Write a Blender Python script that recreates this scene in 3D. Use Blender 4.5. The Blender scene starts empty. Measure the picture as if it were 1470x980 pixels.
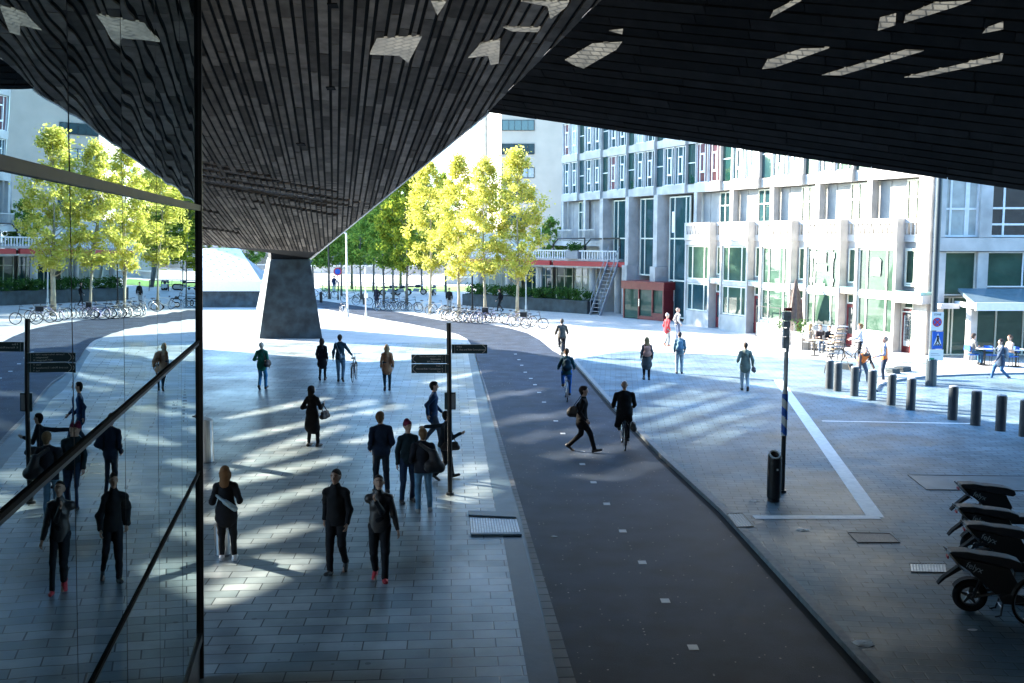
import bpy, bmesh, math, random
import numpy as np
from mathutils import Vector, Matrix
random.seed(7)
R = math.radians
SC = bpy.context.scene
COL = SC.collection

# ------------------------------------------------------------------ camera
F = 1430.0                                   # focal length in photo pixels (1470 wide)
PITCH = math.atan(152.0 / F)
CAMZ = 5.7
cam = bpy.data.cameras.new("camera")
cam.sensor_width = 36.0
cam.lens = F / 1470.0 * 36.0
cam.clip_start = 0.1
cam.clip_end = 3000.0
camo = bpy.data.objects.new("camera", cam)
COL.objects.link(camo)
camo.location = (0, 0, CAMZ)
camo.rotation_euler = (math.pi / 2 - PITCH, 0, 0)
SC.camera = camo

# ------------------------------------------------------------------ sky and sun
SUN_EL = R(22.0)
SX, SY = -0.866, 0.50                        # horizontal direction towards the sun
_n = math.hypot(SX, SY); SX /= _n; SY /= _n
SUN = Vector((SX * math.cos(SUN_EL), SY * math.cos(SUN_EL), math.sin(SUN_EL)))
world = bpy.data.worlds.new("World")
SC.world = world
world.use_nodes = True
wn = world.node_tree
sky = wn.nodes.new("ShaderNodeTexSky")
sky.sky_type = 'NISHITA'
sky.sun_disc = False
sky.sun_elevation = SUN_EL
sky.sun_rotation = math.atan2(SX, SY)
sky.altitude = 0
sky.air_density = 1.2
sky.dust_density = 1.0
sky.ozone_density = 4.0
tint = wn.nodes.new("ShaderNodeVectorMath"); tint.operation = 'MULTIPLY'
tint.inputs[1].default_value = (.74, .97, 1.12)
wn.links.new(sky.outputs[0], tint.inputs[0])
wn.links.new(tint.outputs[0], wn.nodes["Background"].inputs[0])
wn.nodes["Background"].inputs[1].default_value = 0.15
sunl = bpy.data.lights.new("sun", 'SUN')
sunl.energy = 5.0
sunl.angle = R(0.8)
sunl.color = (1.0, 0.92, 0.79)
suno = bpy.data.objects.new("sun", sunl)
COL.objects.link(suno)
suno.rotation_euler = (-SUN).to_track_quat('-Z', 'Y').to_euler()
suno.location = (-30, 20, 40)
SC.view_settings.view_transform = 'Standard'
SC.view_settings.look = 'None'
SC.view_settings.gamma = 1.0
SC.view_settings.exposure = 2.8
try:
    SC.view_settings.use_curve_mapping = False
except Exception:
    pass
SC.cycles.max_bounces = 8
SC.cycles.diffuse_bounces = 4
SC.cycles.glossy_bounces = 4
SC.cycles.transmission_bounces = 4
SC.cycles.transparent_max_bounces = 8
SC.cycles.caustics_reflective = False
SC.cycles.caustics_refractive = False

# ------------------------------------------------------------------ pixel <-> world
CP, SP = math.cos(PITCH), math.sin(PITCH)
def ray(u, v):
    a = (u - 735.0) / F
    b = (490.0 - v) / F
    return Vector((a, CP + b * SP, -SP + b * CP))
def G(u, v, z=0.0):
    d = ray(u, v); t = (z - CAMZ) / d.z
    return Vector((d.x * t, d.y * t, z))
def AT(u, v, Y):
    d = ray(u, v); t = Y / d.y
    return Vector((d.x * t, Y, CAMZ + d.z * t))
def ON(u, v, p, n):
    d = ray(u, v); o = Vector((0, 0, CAMZ))
    return o + d * ((p - o).dot(n) / d.dot(n))

# ------------------------------------------------------------------ mesh helpers
class MB:
    def __init__(s):
        s.v = []; s.f = []; s.m = []; s.cur = 0
    def add(s, vs, fs, m=None):
        o = len(s.v)
        s.v.extend([tuple(p) for p in vs])
        mm = s.cur if m is None else m
        for f in fs:
            s.f.append(tuple(i + o for i in f)); s.m.append(mm)
        return s
    def box(s, x0, x1, y0, y1, z0, z1, m=None, M=None):
        vs = [Vector((x, y, z)) for z in (z0, z1) for y in (y0, y1) for x in (x0, x1)]
        if M is not None: vs = [M @ p for p in vs]
        return s.add(vs, [(0,2,3,1),(4,5,7,6),(0,1,5,4),(2,6,7,3),(0,4,6,2),(1,3,7,5)], m)
    def cbox(s, c, sx, sy, sz, M=None, m=None):
        T = Matrix.Translation(Vector(c))
        if M is not None: T = T @ M.to_4x4()
        return s.box(-sx/2, sx/2, -sy/2, sy/2, -sz/2, sz/2, m, T)
    def tube(s, pts, r, n=8, m=None, cap=True, closed=False):
        pts = [Vector(p) for p in pts]
        k = len(pts)
        rs = r if isinstance(r, (list, tuple)) else [r] * k
        rings = []
        up = None
        for i, p in enumerate(pts):
            if closed: t = pts[(i+1) % k] - pts[i-1]
            elif i == 0: t = pts[1] - pts[0]
            elif i == k-1: t = pts[-1] - pts[-2]
            else: t = (pts[i+1]-p).normalized() + (p-pts[i-1]).normalized()
            if t.length < 1e-9: t = Vector((0, 0, 1))
            t.normalize()
            if up is None:
                up = Vector((0, 0, 1)) if abs(t.z) < .9 else Vector((1, 0, 0))
            a = (up - t * up.dot(t))
            if a.length < 1e-6: a = t.orthogonal()
            a.normalize(); b = t.cross(a); up = a
            rings.append([p + (a*math.cos(2*math.pi*j/n) + b*math.sin(2*math.pi*j/n)) * rs[i] for j in range(n)])
        vs = [q for rg in rings for q in rg]; fs = []
        for i in range(k if closed else k-1):
            i2 = (i+1) % k
            for j in range(n):
                j2 = (j+1) % n
                fs.append((i*n+j, i*n+j2, i2*n+j2, i2*n+j))
        if cap and not closed:
            fs.append(tuple(range(n-1, -1, -1))); fs.append(tuple((k-1)*n + j for j in range(n)))
        return s.add(vs, fs, m)
    def cyl(s, a, b, r0, r1=None, n=12, m=None, cap=True):
        return s.tube([a, b], [r0, r0 if r1 is None else r1], n, m, cap)
    def lathe(s, prof, c=(0,0,0), n=16, m=None, axis='z', cap=True):
        c = Vector(c); vs = []; fs = []; k = len(prof)
        for (r, h) in prof:
            for j in range(n):
                a = 2*math.pi*j/n; p = (r*math.cos(a), r*math.sin(a), h)
                if axis == 'x': p = (h, r*math.cos(a), r*math.sin(a))
                elif axis == 'y': p = (r*math.sin(a), h, r*math.cos(a))
                vs.append(c + Vector(p))
        for i in range(k-1):
            for j in range(n):
                j2 = (j+1) % n
                fs.append((i*n+j, i*n+j2, (i+1)*n+j2, (i+1)*n+j))
        if cap:
            fs.append(tuple(range(n-1, -1, -1))); fs.append(tuple((k-1)*n+j for j in range(n)))
        return s.add(vs, fs, m)
    def torus(s, c, R_, r, axis='x', n=24, k=8, m=None, sx=1.0):
        c = Vector(c); pts = []
        vs = []; fs = []
        for i in range(n):
            a = 2*math.pi*i/n
            for j in range(k):
                b = 2*math.pi*j/k
                rr = R_ + r*math.cos(b); h = r*math.sin(b)*sx
                if axis == 'x': p = (h, rr*math.cos(a), rr*math.sin(a))
                elif axis == 'y': p = (rr*math.cos(a), h, rr*math.sin(a))
                else: p = (rr*math.cos(a), rr*math.sin(a), h)
                vs.append(c + Vector(p))
        for i in range(n):
            for j in range(k):
                fs.append((i*k+j, ((i+1)%n)*k+j, ((i+1)%n)*k+(j+1)%k, i*k+(j+1)%k))
        return s.add(vs, fs, m)
    def ell(s, c, rx, ry, rz, n=12, k=8, m=None, M=None):
        c = Vector(c); vs = []; fs = []
        for i in range(k+1):
            th = math.pi*i/k
            for j in range(n):
                a = 2*math.pi*j/n
                p = Vector((rx*math.sin(th)*math.cos(a), ry*math.sin(th)*math.sin(a), rz*math.cos(th)))
                if M is not None: p = M @ p
                vs.append(c+p)
        for i in range(k):
            for j in range(n):
                fs.append((i*n+j, (i+1)*n+j, (i+1)*n+(j+1)%n, i*n+(j+1)%n))
        return s.add(vs, fs, m)
    def poly(s, pts, m=None):
        return s.add(pts, [tuple(range(len(pts)))], m)
    def prism(s, pts, ext, m=None):
        """closed polygon pts (3d) extruded by vector ext"""
        k = len(pts); e = Vector(ext); pts = [Vector(p) for p in pts]
        vs = pts + [p+e for p in pts]
        fs = [tuple(range(k-1, -1, -1)), tuple(range(k, 2*k))]
        for i in range(k):
            j = (i+1) % k
            fs.append((i, j, k+j, k+i))
        return s.add(vs, fs, m)
    def build(s, name, mats, parent=None, loc=(0,0,0), rotz=0.0, smooth=False, bevel=0.0, world_verts=False):
        me = bpy.data.meshes.new(name)
        vs = s.v
        if world_verts:
            L = Vector(loc); vs = [tuple(Vector(p)-L) for p in s.v]
        me.from_pydata(vs, [], s.f)
        if not isinstance(mats, (list, tuple)): mats = [mats]
        for mt in mats: me.materials.append(mt)
        if len(mats) > 1: me.polygons.foreach_set("material_index", s.m)
        if smooth: me.polygons.foreach_set("use_smooth", [True]*len(me.polygons))
        bm = bmesh.new(); bm.from_mesh(me)
        bmesh.ops.recalc_face_normals(bm, faces=bm.faces)
        if bevel > 0:
            es = [e for e in bm.edges if len(e.link_faces) == 2 and e.calc_face_angle(0) > 0.5]
            bmesh.ops.bevel(bm, geom=es, offset=bevel, segments=2, profile=.6, affect='EDGES', clamp_overlap=True)
        bm.to_mesh(me); bm.free()
        me.update()
        o = bpy.data.objects.new(name, me)
        COL.objects.link(o)
        o.location = loc; o.rotation_euler = (0, 0, rotz)
        if parent is not None: o.parent = parent
        return o

def tag(o, label=None, cat=None, group=None, kind=None):
    if label: o["label"] = label
    if cat: o["category"] = cat
    if group: o["group"] = group
    if kind: o["kind"] = kind
    return o
def empty(name, loc=(0,0,0), rotz=0.0, label=None, cat=None, group=None):
    o = bpy.data.objects.new(name, None)
    COL.objects.link(o); o.location = loc; o.rotation_euler = (0, 0, rotz)
    o.empty_display_size = .2
    return tag(o, label, cat, group)
def copy_tree(o, parent=None):
    c = o.copy(); COL.objects.link(c)
    if parent is not None: c.parent = parent
    for ch in [x for x in o.children]: copy_tree(ch, c)
    return c
def text_mesh(body, size, mat, name, parent, M, align='CENTER', depth=0.002):
    cu = bpy.data.curves.new(name, 'FONT')
    cu.body = body; cu.size = size; cu.align_x = align; cu.align_y = 'CENTER'; cu.extrude = depth
    cu.resolution_u = 3
    tmp = bpy.data.objects.new(name+"_tmp", cu)
    COL.objects.link(tmp)
    dg = bpy.context.evaluated_depsgraph_get()
    me = bpy.data.meshes.new_from_object(tmp.evaluated_get(dg))
    bpy.data.objects.remove(tmp)
    me.transform(M)
    me.materials.clear(); me.materials.append(mat)
    o = bpy.data.objects.new(name, me); COL.objects.link(o)
    if parent is not None: o.parent = parent
    return o

# ------------------------------------------------------------------ materials
def nd(t, k, **kw):
    n = t.nodes.new(k)
    for a, b in kw.items(): setattr(n, a, b)
    return n
def mat(name, col, rough=.6, var=.12, scale=6.0, bump=0.0, bscale=None, metal=0.0, spec=.5, coat=0.0, detail=4, stretch=None):
    m = bpy.data.materials.new(name); m.use_nodes = True
    t = m.node_tree; p = t.nodes["Principled BSDF"]
    p.inputs["Roughness"].default_value = rough
    p.inputs["Metallic"].default_value = metal
    p.inputs["Specular IOR Level"].default_value = spec
    p.inputs["Coat Weight"].default_value = coat
    tc = nd(t, "ShaderNodeTexCoord")
    src = tc.outputs["Object"]
    if stretch:
        mp = nd(t, "ShaderNodeMapping"); mp.inputs["Scale"].default_value = stretch
        t.links.new(src, mp.inputs[0]); src = mp.outputs[0]
    nz = nd(t, "ShaderNodeTexNoise"); nz.inputs["Scale"].default_value = scale
    nz.inputs["Detail"].default_value = detail
    t.links.new(src, nz.inputs["Vector"])
    mr = nd(t, "ShaderNodeMapRange")
    mr.inputs["From Min"].default_value = .3; mr.inputs["From Max"].default_value = .7
    mr.inputs["To Min"].default_value = 1-var; mr.inputs["To Max"].default_value = 1+var
    t.links.new(nz.outputs[0], mr.inputs[0])
    mx = nd(t, "ShaderNodeVectorMath", operation='SCALE')
    mx.inputs[0].default_value = col[:3]
    t.links.new(mr.outputs[0], mx.inputs["Scale"])
    t.links.new(mx.outputs[0], p.inputs["Base Color"])
    if bump > 0:
        n2 = nd(t, "ShaderNodeTexNoise"); n2.inputs["Scale"].default_value = bscale or scale*4
        n2.inputs["Detail"].default_value = 5
        t.links.new(src, n2.inputs["Vector"])
        b = nd(t, "ShaderNodeBump"); b.inputs["Strength"].default_value = bump; b.inputs["Distance"].default_value = .02
        t.links.new(n2.outputs[0], b.inputs["Height"]); t.links.new(b.outputs[0], p.inputs["Normal"])
    return m
def brick_mat(name, c1, c2, mortar, bw, bh, msize, rot=0.0, rough=.45, bump=.4, offset=.5, dirt=.25, spec=.5, dscale=.35, coords="Object"):
    m = bpy.data.materials.new(name); m.use_nodes = True
    t = m.node_tree; p = t.nodes["Principled BSDF"]
    p.inputs["Specular IOR Level"].default_value = spec
    tc = nd(t, "ShaderNodeTexCoord")
    mp = nd(t, "ShaderNodeMapping"); mp.inputs["Rotation"].default_value = (0, 0, rot)
    t.links.new(tc.outputs[coords], mp.inputs[0])
    br = nd(t, "ShaderNodeTexBrick"); br.offset = offset
    br.inputs["Color1"].default_value = (*c1, 1); br.inputs["Color2"].default_value = (*c2, 1)
    br.inputs["Mortar"].default_value = (*mortar, 1)
    br.inputs["Scale"].default_value = 1.0; br.inputs["Mortar Size"].default_value = msize
    br.inputs["Mortar Smooth"].default_value = .3
    br.inputs["Brick Width"].default_value = bw; br.inputs["Row Height"].default_value = bh
    t.links.new(mp.outputs[0], br.inputs["Vector"])
    nz = nd(t, "ShaderNodeTexNoise"); nz.inputs["Scale"].default_value = dscale; nz.inputs["Detail"].default_value = 9
    nz.inputs["Roughness"].default_value = .68
    t.links.new(mp.outputs[0], nz.inputs["Vector"])
    mr = nd(t, "ShaderNodeMapRange")
    mr.inputs["From Min"].default_value = .3; mr.inputs["From Max"].default_value = .7
    mr.inputs["To Min"].default_value = 1-dirt; mr.inputs["To Max"].default_value = 1+dirt
    t.links.new(nz.outputs[0], mr.inputs[0])
    # old chewing gum and drip spots
    vo = nd(t, "ShaderNodeTexVoronoi"); vo.inputs["Scale"].default_value = 2.6
    t.links.new(tc.outputs[coords], vo.inputs["Vector"])
    sp1 = nd(t, "ShaderNodeSeparateColor"); t.links.new(vo.outputs["Color"], sp1.inputs[0])
    rad = nd(t, "ShaderNodeMath", operation='MULTIPLY'); rad.inputs[1].default_value = .11; t.links.new(sp1.outputs[0], rad.inputs[0])
    ls_ = nd(t, "ShaderNodeMath", operation='LESS_THAN'); t.links.new(vo.outputs["Distance"], ls_.inputs[0]); t.links.new(rad.outputs[0], ls_.inputs[1])
    dk = nd(t, "ShaderNodeMath", operation='MULTIPLY_ADD'); dk.inputs[1].default_value = -.42; dk.inputs[2].default_value = 1.0; t.links.new(ls_.outputs[0], dk.inputs[0])
    # long soft stains
    n3 = nd(t, "ShaderNodeTexNoise"); n3.inputs["Scale"].default_value = .9; n3.inputs["Detail"].default_value = 6; t.links.new(tc.outputs[coords], n3.inputs["Vector"])
    st_ = nd(t, "ShaderNodeMapRange"); st_.inputs["From Min"].default_value = .35; st_.inputs["From Max"].default_value = .6; st_.inputs["To Min"].default_value = 1-dirt*.9; st_.inputs["To Max"].default_value = 1.0
    t.links.new(n3.outputs[0], st_.inputs[0])
    m1 = nd(t, "ShaderNodeMath", operation='MULTIPLY'); t.links.new(dk.outputs[0], m1.inputs[0]); t.links.new(st_.outputs[0], m1.inputs[1])
    m2 = nd(t, "ShaderNodeMath", operation='MULTIPLY'); t.links.new(m1.outputs[0], m2.inputs[0]); t.links.new(mr.outputs[0], m2.inputs[1])
    mx = nd(t, "ShaderNodeVectorMath", operation='SCALE')
    t.links.new(br.outputs["Color"], mx.inputs[0]); t.links.new(m2.outputs[0], mx.inputs["Scale"])
    t.links.new(mx.outputs[0], p.inputs["Base Color"])
    r2 = nd(t, "ShaderNodeMapRange")
    r2.inputs["From Min"].default_value = .3; r2.inputs["From Max"].default_value = .7
    r2.inputs["To Min"].default_value = rough-.1; r2.inputs["To Max"].default_value = rough+.15
    t.links.new(nz.outputs[0], r2.inputs[0]); t.links.new(r2.outputs[0], p.inputs["Roughness"])
    n2 = nd(t, "ShaderNodeTexNoise"); n2.inputs["Scale"].default_value = 14; n2.inputs["Detail"].default_value = 5
    t.links.new(mp.outputs[0], n2.inputs["Vector"])
    ad = nd(t, "ShaderNodeMath", operation='MULTIPLY_ADD'); ad.inputs[1].default_value = .25
    iv = nd(t, "ShaderNodeMath", operation='SUBTRACT'); iv.inputs[0].default_value = 1.0
    t.links.new(br.outputs["Fac"], iv.inputs[1])
    t.links.new(n2.outputs[0], ad.inputs[0]); t.links.new(iv.outputs[0], ad.inputs[2])
    b = nd(t, "ShaderNodeBump"); b.inputs["Strength"].default_value = bump; b.inputs["Distance"].default_value = .012
    t.links.new(ad.outputs[0], b.inputs["Height"]); t.links.new(b.outputs[0], p.inputs["Normal"])
    return m
def speckle_mat(name, col, chip, rough=.7, thresh=.2, scale=60, var=.2):
    m = mat(name, col, rough, var, 1.2, bump=.35, bscale=70, detail=8, spec=.12)
    t = m.node_tree; p = t.nodes["Principled BSDF"]
    old = p.inputs["Base Color"].links[0].from_socket
    tc = [n for n in t.nodes if n.type == 'TEX_COORD'][0]
    vo = nd(t, "ShaderNodeTexVoronoi"); vo.inputs["Scale"].default_value = scale
    t.links.new(tc.outputs["Object"], vo.inputs["Vector"])
    lt = nd(t, "ShaderNodeMath", operation='LESS_THAN'); lt.inputs[1].default_value = thresh
    t.links.new(vo.outputs["Distance"], lt.inputs[0])
    sep = nd(t, "ShaderNodeSeparateColor"); t.links.new(vo.outputs["Color"], sep.inputs[0])
    gt = nd(t, "ShaderNodeMath", operation='GREATER_THAN'); gt.inputs[1].default_value = .86
    t.links.new(sep.outputs[0], gt.inputs[0])
    mu = nd(t, "ShaderNodeMath", operation='MULTIPLY')
    t.links.new(lt.outputs[0], mu.inputs[0]); t.links.new(gt.outputs[0], mu.inputs[1])
    mx = nd(t, "ShaderNodeMix", data_type='RGBA')
    t.links.new(mu.outputs[0], mx.inputs["Factor"]); t.links.new(old, mx.inputs["A"])
    mx.inputs["B"].default_value = (*chip, 1)
    t.links.new(mx.outputs["Result"], p.inputs["Base Color"])
    return m
def glass_mat(name, tint, refl=.35, mx=.5, rough=.02, base_rough=.4, wob=0.0, wscale=.8):
    """window glass seen from outside by day: dark interior colour under a mirror-like front face"""
    m = bpy.data.materials.new(name); m.use_nodes = True
    t = m.node_tree; t.nodes.remove(t.nodes["Principled BSDF"])
    out = t.nodes["Material Output"]
    df = nd(t, "ShaderNodeBsdfDiffuse"); df.inputs[0].default_value = (*tint, 1)
    gl = nd(t, "ShaderNodeBsdfGlossy"); gl.inputs["Roughness"].default_value = rough
    gl.inputs["Color"].default_value = (.93, .97, 1, 1)
    fr = nd(t, "ShaderNodeLayerWeight"); fr.inputs["Blend"].default_value = .25
    mr = nd(t, "ShaderNodeMapRange"); mr.inputs["To Min"].default_value = refl; mr.inputs["To Max"].default_value = mx
    t.links.new(fr.outputs["Fresnel"], mr.inputs[0])
    ms = nd(t, "ShaderNodeMixShader")
    t.links.new(mr.outputs[0], ms.inputs[0]); t.links.new(df.outputs[0], ms.inputs[1]); t.links.new(gl.outputs[0], ms.inputs[2])
    t.links.new(ms.outputs[0], out.inputs[0])
    tc = nd(t, "ShaderNodeTexCoord")
    nz = nd(t, "ShaderNodeTexNoise"); nz.inputs["Scale"].default_value = 2.0
    t.links.new(tc.outputs["Object"], nz.inputs["Vector"])
    sc_ = nd(t, "ShaderNodeMapRange"); sc_.inputs["To Min"].default_value = .6; sc_.inputs["To Max"].default_value = 1.4
    t.links.new(nz.outputs[0], sc_.inputs[0])
    vm = nd(t, "ShaderNodeVectorMath", operation='SCALE'); vm.inputs[0].default_value = tint
    t.links.new(sc_.outputs[0], vm.inputs["Scale"]); t.links.new(vm.outputs[0], df.inputs[0])
    if wob > 0:
        n2 = nd(t, "ShaderNodeTexNoise"); n2.inputs["Scale"].default_value = wscale; n2.inputs["Detail"].default_value = 1
        t.links.new(tc.outputs["Object"], n2.inputs["Vector"])
        b = nd(t, "ShaderNodeBump"); b.inputs["Strength"].default_value = wob; b.inputs["Distance"].default_value = .05
        t.links.new(n2.outputs[0], b.inputs["Height"]); t.links.new(b.outputs[0], gl.inputs["Normal"])
    return m
def leaf_mat(name, cols, trans):
    m = bpy.data.materials.new(name); m.use_nodes = True
    t = m.node_tree; t.nodes.remove(t.nodes["Principled BSDF"]); out = t.nodes["Material Output"]
    geo = nd(t, "ShaderNodeNewGeometry")
    cr = nd(t, "ShaderNodeValToRGB")
    cr.color_ramp.elements[0].color = (*cols[0], 1); cr.color_ramp.elements[1].color = (*cols[-1], 1)
    for i, c in enumerate(cols[1:-1]):
        e = cr.color_ramp.elements.new((i+1)/(len(cols)-1)); e.color = (*c, 1)
    t.links.new(geo.outputs["Random Per Island"], cr.inputs[0])
    d = nd(t, "ShaderNodeBsdfDiffuse"); tr = nd(t, "ShaderNodeBsdfTranslucent")
    t.links.new(cr.outputs[0], d.inputs[0]); t.links.new(cr.outputs[0], tr.inputs[0])
    mx = nd(t, "ShaderNodeMixShader"); mx.inputs[0].default_value = trans
    t.links.new(d.outputs[0], mx.inputs[1]); t.links.new(tr.outputs[0], mx.inputs[2])
    t.links.new(mx.outputs[0], out.inputs[0])
    return m

PAVE_ROT = R(3.6)
M = {}
M['paver'] = brick_mat("light_pavers", (.22,.285,.31), (.41,.47,.49), (.05,.065,.075), .62, .31, .011, rot=-PAVE_ROT, rough=.36, bump=.5, dirt=.36, spec=.22)
M['band_dark'] = mat("wet_dark_stone_band", (.022,.036,.044), .4, .25, 2.0, bump=.15, spec=.12)  # near stretch of the band, darker than the rest
M['band'] = mat("blue_stone_band", (.10,.15,.18), .45, .18, 2.0, bump=.15, spec=.15)
M['kerbstone'] = brick_mat("kerb_stone", (.20,.20,.20), (.26,.25,.24), (.06,.06,.06), .30, 1.0, .02, rot=R(90)-PAVE_ROT, rough=.55, bump=.5, spec=.12)
M['asphalt'] = speckle_mat("path_asphalt", (.034,.045,.066), (.42,.40,.39), .62, .15, 11, var=.4)
M['klinker'] = brick_mat("grey_klinkers", (.135,.205,.25), (.185,.26,.30), (.04,.07,.09), .42, .21, .010, rot=R(6), rough=.5, bump=.6, dirt=.45, spec=.13)
M['far_pave'] = brick_mat("pale_far_paving", (.44,.42,.39), (.5,.48,.45), (.3,.29,.27), .6, .3, .008, rough=.6, bump=.1, dirt=.12)
M['granite'] = mat("granite_kerb", (.22,.24,.25), .6, .2, 8, bump=.2, spec=.15)
M['roadpaint'] = mat("worn_white_paint", (.80,.80,.78), .6, .12, 7, detail=8)
M['stud'] = mat("white_stud", (.5,.5,.49), .5, .1)
M['iron'] = mat("cast_iron", (.10,.085,.075), .6, .3, 20, bump=.4)
M['grate'] = mat("galvanised_grate", (.42,.44,.45), .45, .2, 12, metal=.5)
M['concrete_dark'] = mat("dark_concrete", (.028,.042,.050), .7, .65, 1.6, bump=.35, bscale=9, detail=8)
M['concrete'] = mat("pale_concrete", (.45,.43,.40), .75, .24, 1.1, bump=.15, bscale=30, detail=7)
M['concrete_mid'] = mat("grey_concrete", (.30,.295,.285), .8, .16, 1.5, bump=.15, detail=7)
M['soffit'] = None
M['steel'] = mat("brushed_steel", (.62,.63,.64), .28, .06, 10, metal=1.0, stretch=(1,1,.05))
M['black_metal'] = mat("black_painted_metal", (.012,.014,.016), .35, .2, 10)
M['grey_metal'] = mat("grey_painted_metal", (.25,.27,.29), .4, .1, 10)
M['white_metal'] = mat("white_painted_metal", (.72,.72,.70), .4, .06, 6)
M['cream_frame'] = mat("cream_window_frame", (.66,.66,.56), .45, .06, 6)
M['red'] = mat("red_painted_steel", (.42,.03,.035), .4, .1, 6)
M['dark_red'] = mat("oxblood_door", (.16,.015,.02), .35, .12, 6)
M['blue'] = mat("traffic_blue", (.01,.11,.48), .4, .06, 6)
M['sign_red'] = mat("sign_red", (.6,.03,.03), .4, .06, 6)
M['white'] = mat("sign_white", (.78,.78,.76), .45, .04, 6)
M['sign_dark'] = mat("sign_panel_dark", (.016,.045,.056), .4, .1, 8)
M['green_sign'] = mat("sticker_green", (.03,.28,.16), .5, .1, 8)
M['rubber'] = mat("black_rubber", (.012,.012,.013), .8, .2, 20, spec=.15)
M['plastic'] = mat("black_plastic", (.010,.011,.013), .4, .15, 10)
M['seat_vinyl'] = mat("black_vinyl", (.014,.015,.019), .6, .15, 14, bump=.15, bscale=60)
M['glass_clear'] = glass_mat("window_teal", (.022,.058,.066), .07, mx=.45)
M['glass_dark'] = glass_mat("window_dark", (.015,.03,.035), .12)
M['glass_red'] = glass_mat("window_red_curtain", (.15,.06,.065), .10)
M['glass_pale'] = glass_mat("window_pale_blind", (.42,.45,.42), .10)
M['glass_green'] = glass_mat("stair_glass_green", (.012,.048,.040), .10)
M['glass_shop'] = glass_mat("shop_glass", (.045,.085,.06), .03, mx=.2)
M['bronze'] = mat("weathered_copper", (.20,.36,.34), .6, .15, 6)
M['wood_pale'] = mat("pale_wood", (.35,.25,.16), .6, .2, 6, stretch=(1,8,8))
M['leaf_yellow'] = leaf_mat("autumn_leaves", [(.58,.55,.10),(.66,.61,.14),(.48,.51,.08),(.74,.67,.22),(.38,.44,.07)], .55)
M['leaf_green'] = leaf_mat("green_leaves", [(.10,.20,.035),(.16,.28,.05),(.22,.34,.06),(.28,.36,.07)], .45)
M['leaf_mixed'] = leaf_mat("turning_leaves", [(.14,.22,.03),(.26,.32,.045),(.40,.42,.05),(.10,.18,.03)], .42)
M['hedge'] = leaf_mat("hedge_leaves", [(.03,.08,.02),(.05,.12,.03),(.08,.16,.04)], .25)
M['bark'] = mat("pale_bark", (.33,.29,.20), .85, .3, 7, bump=.5, stretch=(1,1,.3))
M['bark_dark'] = mat("grey_bark", (.12,.115,.10), .85, .3, 7, bump=.5, stretch=(1,1,.3))
M['grass'] = mat("lawn_grass", (.12,.26,.03), .8, .35, 3, bump=.4)
M['orange'] = mat("orange_hi_vis", (.85,.20,.03), .6, .08, 6)
M['litter'] = mat("crumpled_paper", (.7,.7,.68), .7, .1, 20)
M['concrete_black'] = mat("black_cladding", (.04,.04,.042), .6, .2, 2)  # flat dark finish of the added light-blocking walls
M['station_face'] = mat("station_grey_cladding", (.045,.048,.05), .6, .2, 2)
# ================================================================== ground
def sheet(name, pts, z, m, kind='structure'):
    b = MB(); b.poly([(p[0], p[1], z) for p in pts])
    o = b.build(name, m)
    return tag(o, kind=kind)
def PX(lst, z=0.0): return [G(u, v, z) for u, v in lst]

sheet('ground', [(-1500,-300),(1500,-300),(1500,2500),(-1500,2500)], 0.0, M['far_pave'])
band_l = PX([(672,508),(699,660),(712,735),(722,770),(759,980)])
kerb_l = PX([(681,504),(690,537),(719,650),(746,737),(803,980)])
path_l = PX([(380,428),(464,443),(560,460),(590,465),(635,474),(658,480),(671,487),(678,497),(699,559),(729,660),(766,783),(827,980)])
path_r = PX([(793,503),(822,519),(881,588),(951,660),(1035,738),(1250,975)])
path_u = PX([(400,424),(453,430),(560,446),(635,460),(700,465),(732,471),(757,478),(775,488)])
def ext(p, q, Y):
    """continue line p->q to depth Y"""
    t = (Y - p.y) / (q.y - p.y); return p + (q - p) * t
near = 1.0
pl_end = ext(path_l[-2], path_l[-1], near); pr_end = ext(path_r[-2], path_r[-1], near)
bl_end = ext(band_l[0], band_l[-1], near); kl_end = ext(kerb_l[-2], kerb_l[-1], near)
sheet('plaza_paving', [(-32, near), bl_end, band_l[-1], band_l[-2], band_l[2], band_l[1], band_l[0], (-2.3, 53.0), (-32, 53.0)], .004, M['paver'])
sheet('stone_band', [bl_end] + band_l[::-1] + kerb_l + [kl_end], .006, M['band'])
sheet('dark_stone_band', [bl_end, band_l[-1], band_l[-2], G(749,770), kerb_l[-1] if kerb_l[-1].y < G(749,770).y else G(750,770), kl_end], .0075, M['band_dark'])
sheet('kerb_strip', [kl_end] + kerb_l[::-1] + [path_l[7], path_l[8], path_l[9], path_l[10], path_l[11], pl_end], .012, M['kerbstone'])
sheet('cycle_path', [pl_end] + path_l[::-1] + path_u + path_r + [pr_end], .009, M['asphalt'])
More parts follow.
